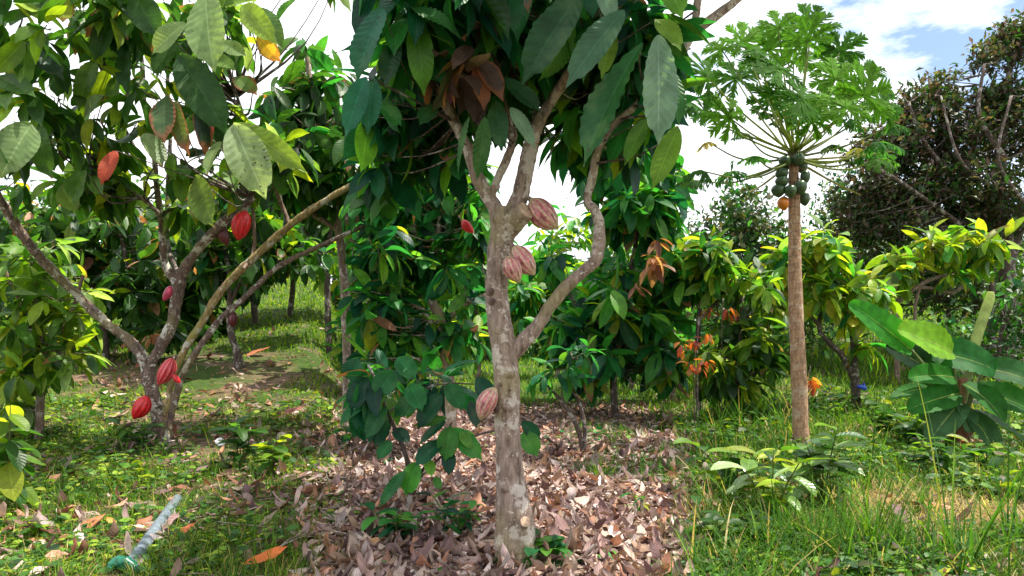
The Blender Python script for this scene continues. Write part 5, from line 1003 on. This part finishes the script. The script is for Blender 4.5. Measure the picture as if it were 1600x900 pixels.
# tall clumps, each a plant of its own
def clump(px, py, hpx, n, lab, w=.010, lean=.6, mixs=None, dr=(.2, 2.0), nm='grass_clump'):
    b = Gp(px, py); k = b[1] / F; az = rng.random(n) * 6.28; ln = rng.uniform(.05, 1, n) * lean
    D = np.column_stack([np.cos(az) * ln, np.sin(az) * ln, np.ones(n)]); Nn = np.column_stack([-np.cos(az), -np.sin(az), ln])
    a = Acc(); B = b + np.column_stack([rng.normal(0, .03, (n, 2)), np.zeros(n) - .01])
    leaves(a, B, D, Nn, hpx * k * rng.uniform(.5, 1.15, n), w * rng.uniform(.7, 1.2, n), rng.uniform(*dr, n), .35, pick(mixs or {'grass': .8, 'mid': .3, 'lime': .2}, n), ns=9, cols=2, shape='grass')
    solo(a, nm, M_GRASS, b, lab, 'grass clump', 'tall grass clumps')
for (px, py, h, n, lab, w) in ((1362, 868, 190, 22, 'tall arching grass clump in the foreground right of the glossy shrub', .012), (1500, 890, 330, 16, 'tallest reed-like grass clump at the lower right', .013), (1580, 850, 230, 16, 'tall grass clump at the right edge below the banana', .012),
                            (1440, 800, 120, 18, 'grass clump before the straw patch', .010), (1175, 650, 75, 40, 'wide silvery grass clump left of the papaya trunk', .010), (1215, 670, 70, 36, 'grass clump touching the left of the papaya trunk', .010), (1120, 690, 70, 34, 'grass clump at the left side of the papaya clearing', .010), (1300, 700, 60, 30, 'grass clump right of the papaya foot', .009),
                            (1200, 880, 120, 22, 'dark grass clump before the lime-leaved shrub', .011), (1280, 880, 110, 26, 'grass clump before the glossy oval-leaved shrub', .010), (940, 752, 60, 44, 'bright grass tuft on the litter right of the middle trunk', .007), (960, 700, 45, 34, 'grass tuft farther back on the litter', .007), (1040, 650, 50, 40, 'far grass tuft at the right end of the litter', .008),
                            (325, 745, 100, 6, 'few tall upright grass blades right of the left cacao', .008), (295, 660, 60, 8, 'thin grass blades beside the left cacao foot', .007), (100, 780, 80, 9, 'thin arching grass blades at left', .007), (165, 680, 70, 12, 'upright grass clump left of the left cacao trunk', .008), (140, 800, 60, 14, 'grass clump left of the pipe', .008), (470, 830, 55, 16, 'grass clump at the right of the left foreground', .007), (1405, 880, 90, 24, 'low grass clump at the bottom beside the tall arching one', .010)):
    clump(px, py, h, n, lab, w)
# leaves on the ground that stand out
def fallen(px, py, lpx, ang, col, lab, asp=.4):
    b = Gp(px, py); k = b[1] / F; a = Acc(); L_ = lpx * k; D = np.array((math.cos(ang), math.sin(ang), .12))
    leaves(a, (b + np.array((0, 0, .035)) - D * L_ * .5)[None], D[None], [[0.1, -.35, 1]], L_, L_ * asp, -.5, .35, col, ns=12, cols=4, wav=.06, corr=.006)
    solo(a, 'fallen_leaf', M_LITTER, b, lab, 'fallen leaf', 'fallen leaves that stand out')
for args in ((418, 888, 70, .35, (0.50, 0.13, 0.03), 'orange fallen leaf at the bottom of the left foreground'), (290, 842, 40, 1.1, (0.42, 0.13, 0.05), 'orange-brown fallen leaf right of the pipe'), (143, 832, 52, 1.2, (0.36, 0.14, 0.06), 'rusty fallen leaf left of the pipe'), (175, 828, 30, 2.6, (0.48, 0.24, 0.06), 'small ochre fallen leaf left of the pipe'),
             (508, 852, 46, -.5, (0.50, 0.38, 0.24), 'pale straw fallen leaf in the shade at right of the left foreground'), (185, 657, 40, .4, (0.48, 0.32, 0.24), 'pale pink-brown fallen leaf under the scarlet pod'), (452, 655, 60, .2, (0.24, 0.10, 0.08), 'big dark curled leaf on the shaded slope'), (405, 556, 40, .1, (0.40, 0.15, 0.07), 'orange-brown leaf high on the shaded slope'),
             (575, 868, 60, .4, (0.36, 0.2, 0.1), 'tan curled leaf at the lower left of the litter'), (748, 876, 70, -.2, (0.40, 0.26, 0.19), 'long pinkish leaf just left of the middle trunk base'), (855, 853, 34, .8, (0.50, 0.22, 0.03), 'orange-yellow leaf right of the middle trunk base'), (965, 870, 50, -.8, (0.50, 0.40, 0.34), 'pale leaf standing out on the litter at right'), (1000, 850, 50, 1.4, (0.48, 0.36, 0.30), 'upright pale leaf at the right of the litter'), (905, 800, 50, .6, (0.50, 0.40, 0.34), 'whitish leaf in the middle of the litter'), (760, 775, 50, .1, (0.48, 0.38, 0.33), 'whitish leaf left of the middle trunk'), (1210, 890, 42, 1.4, (0.36, 0.12, 0.04), 'rust leaf caught in weeds at the bottom of the papaya clearing')):
    fallen(*args)
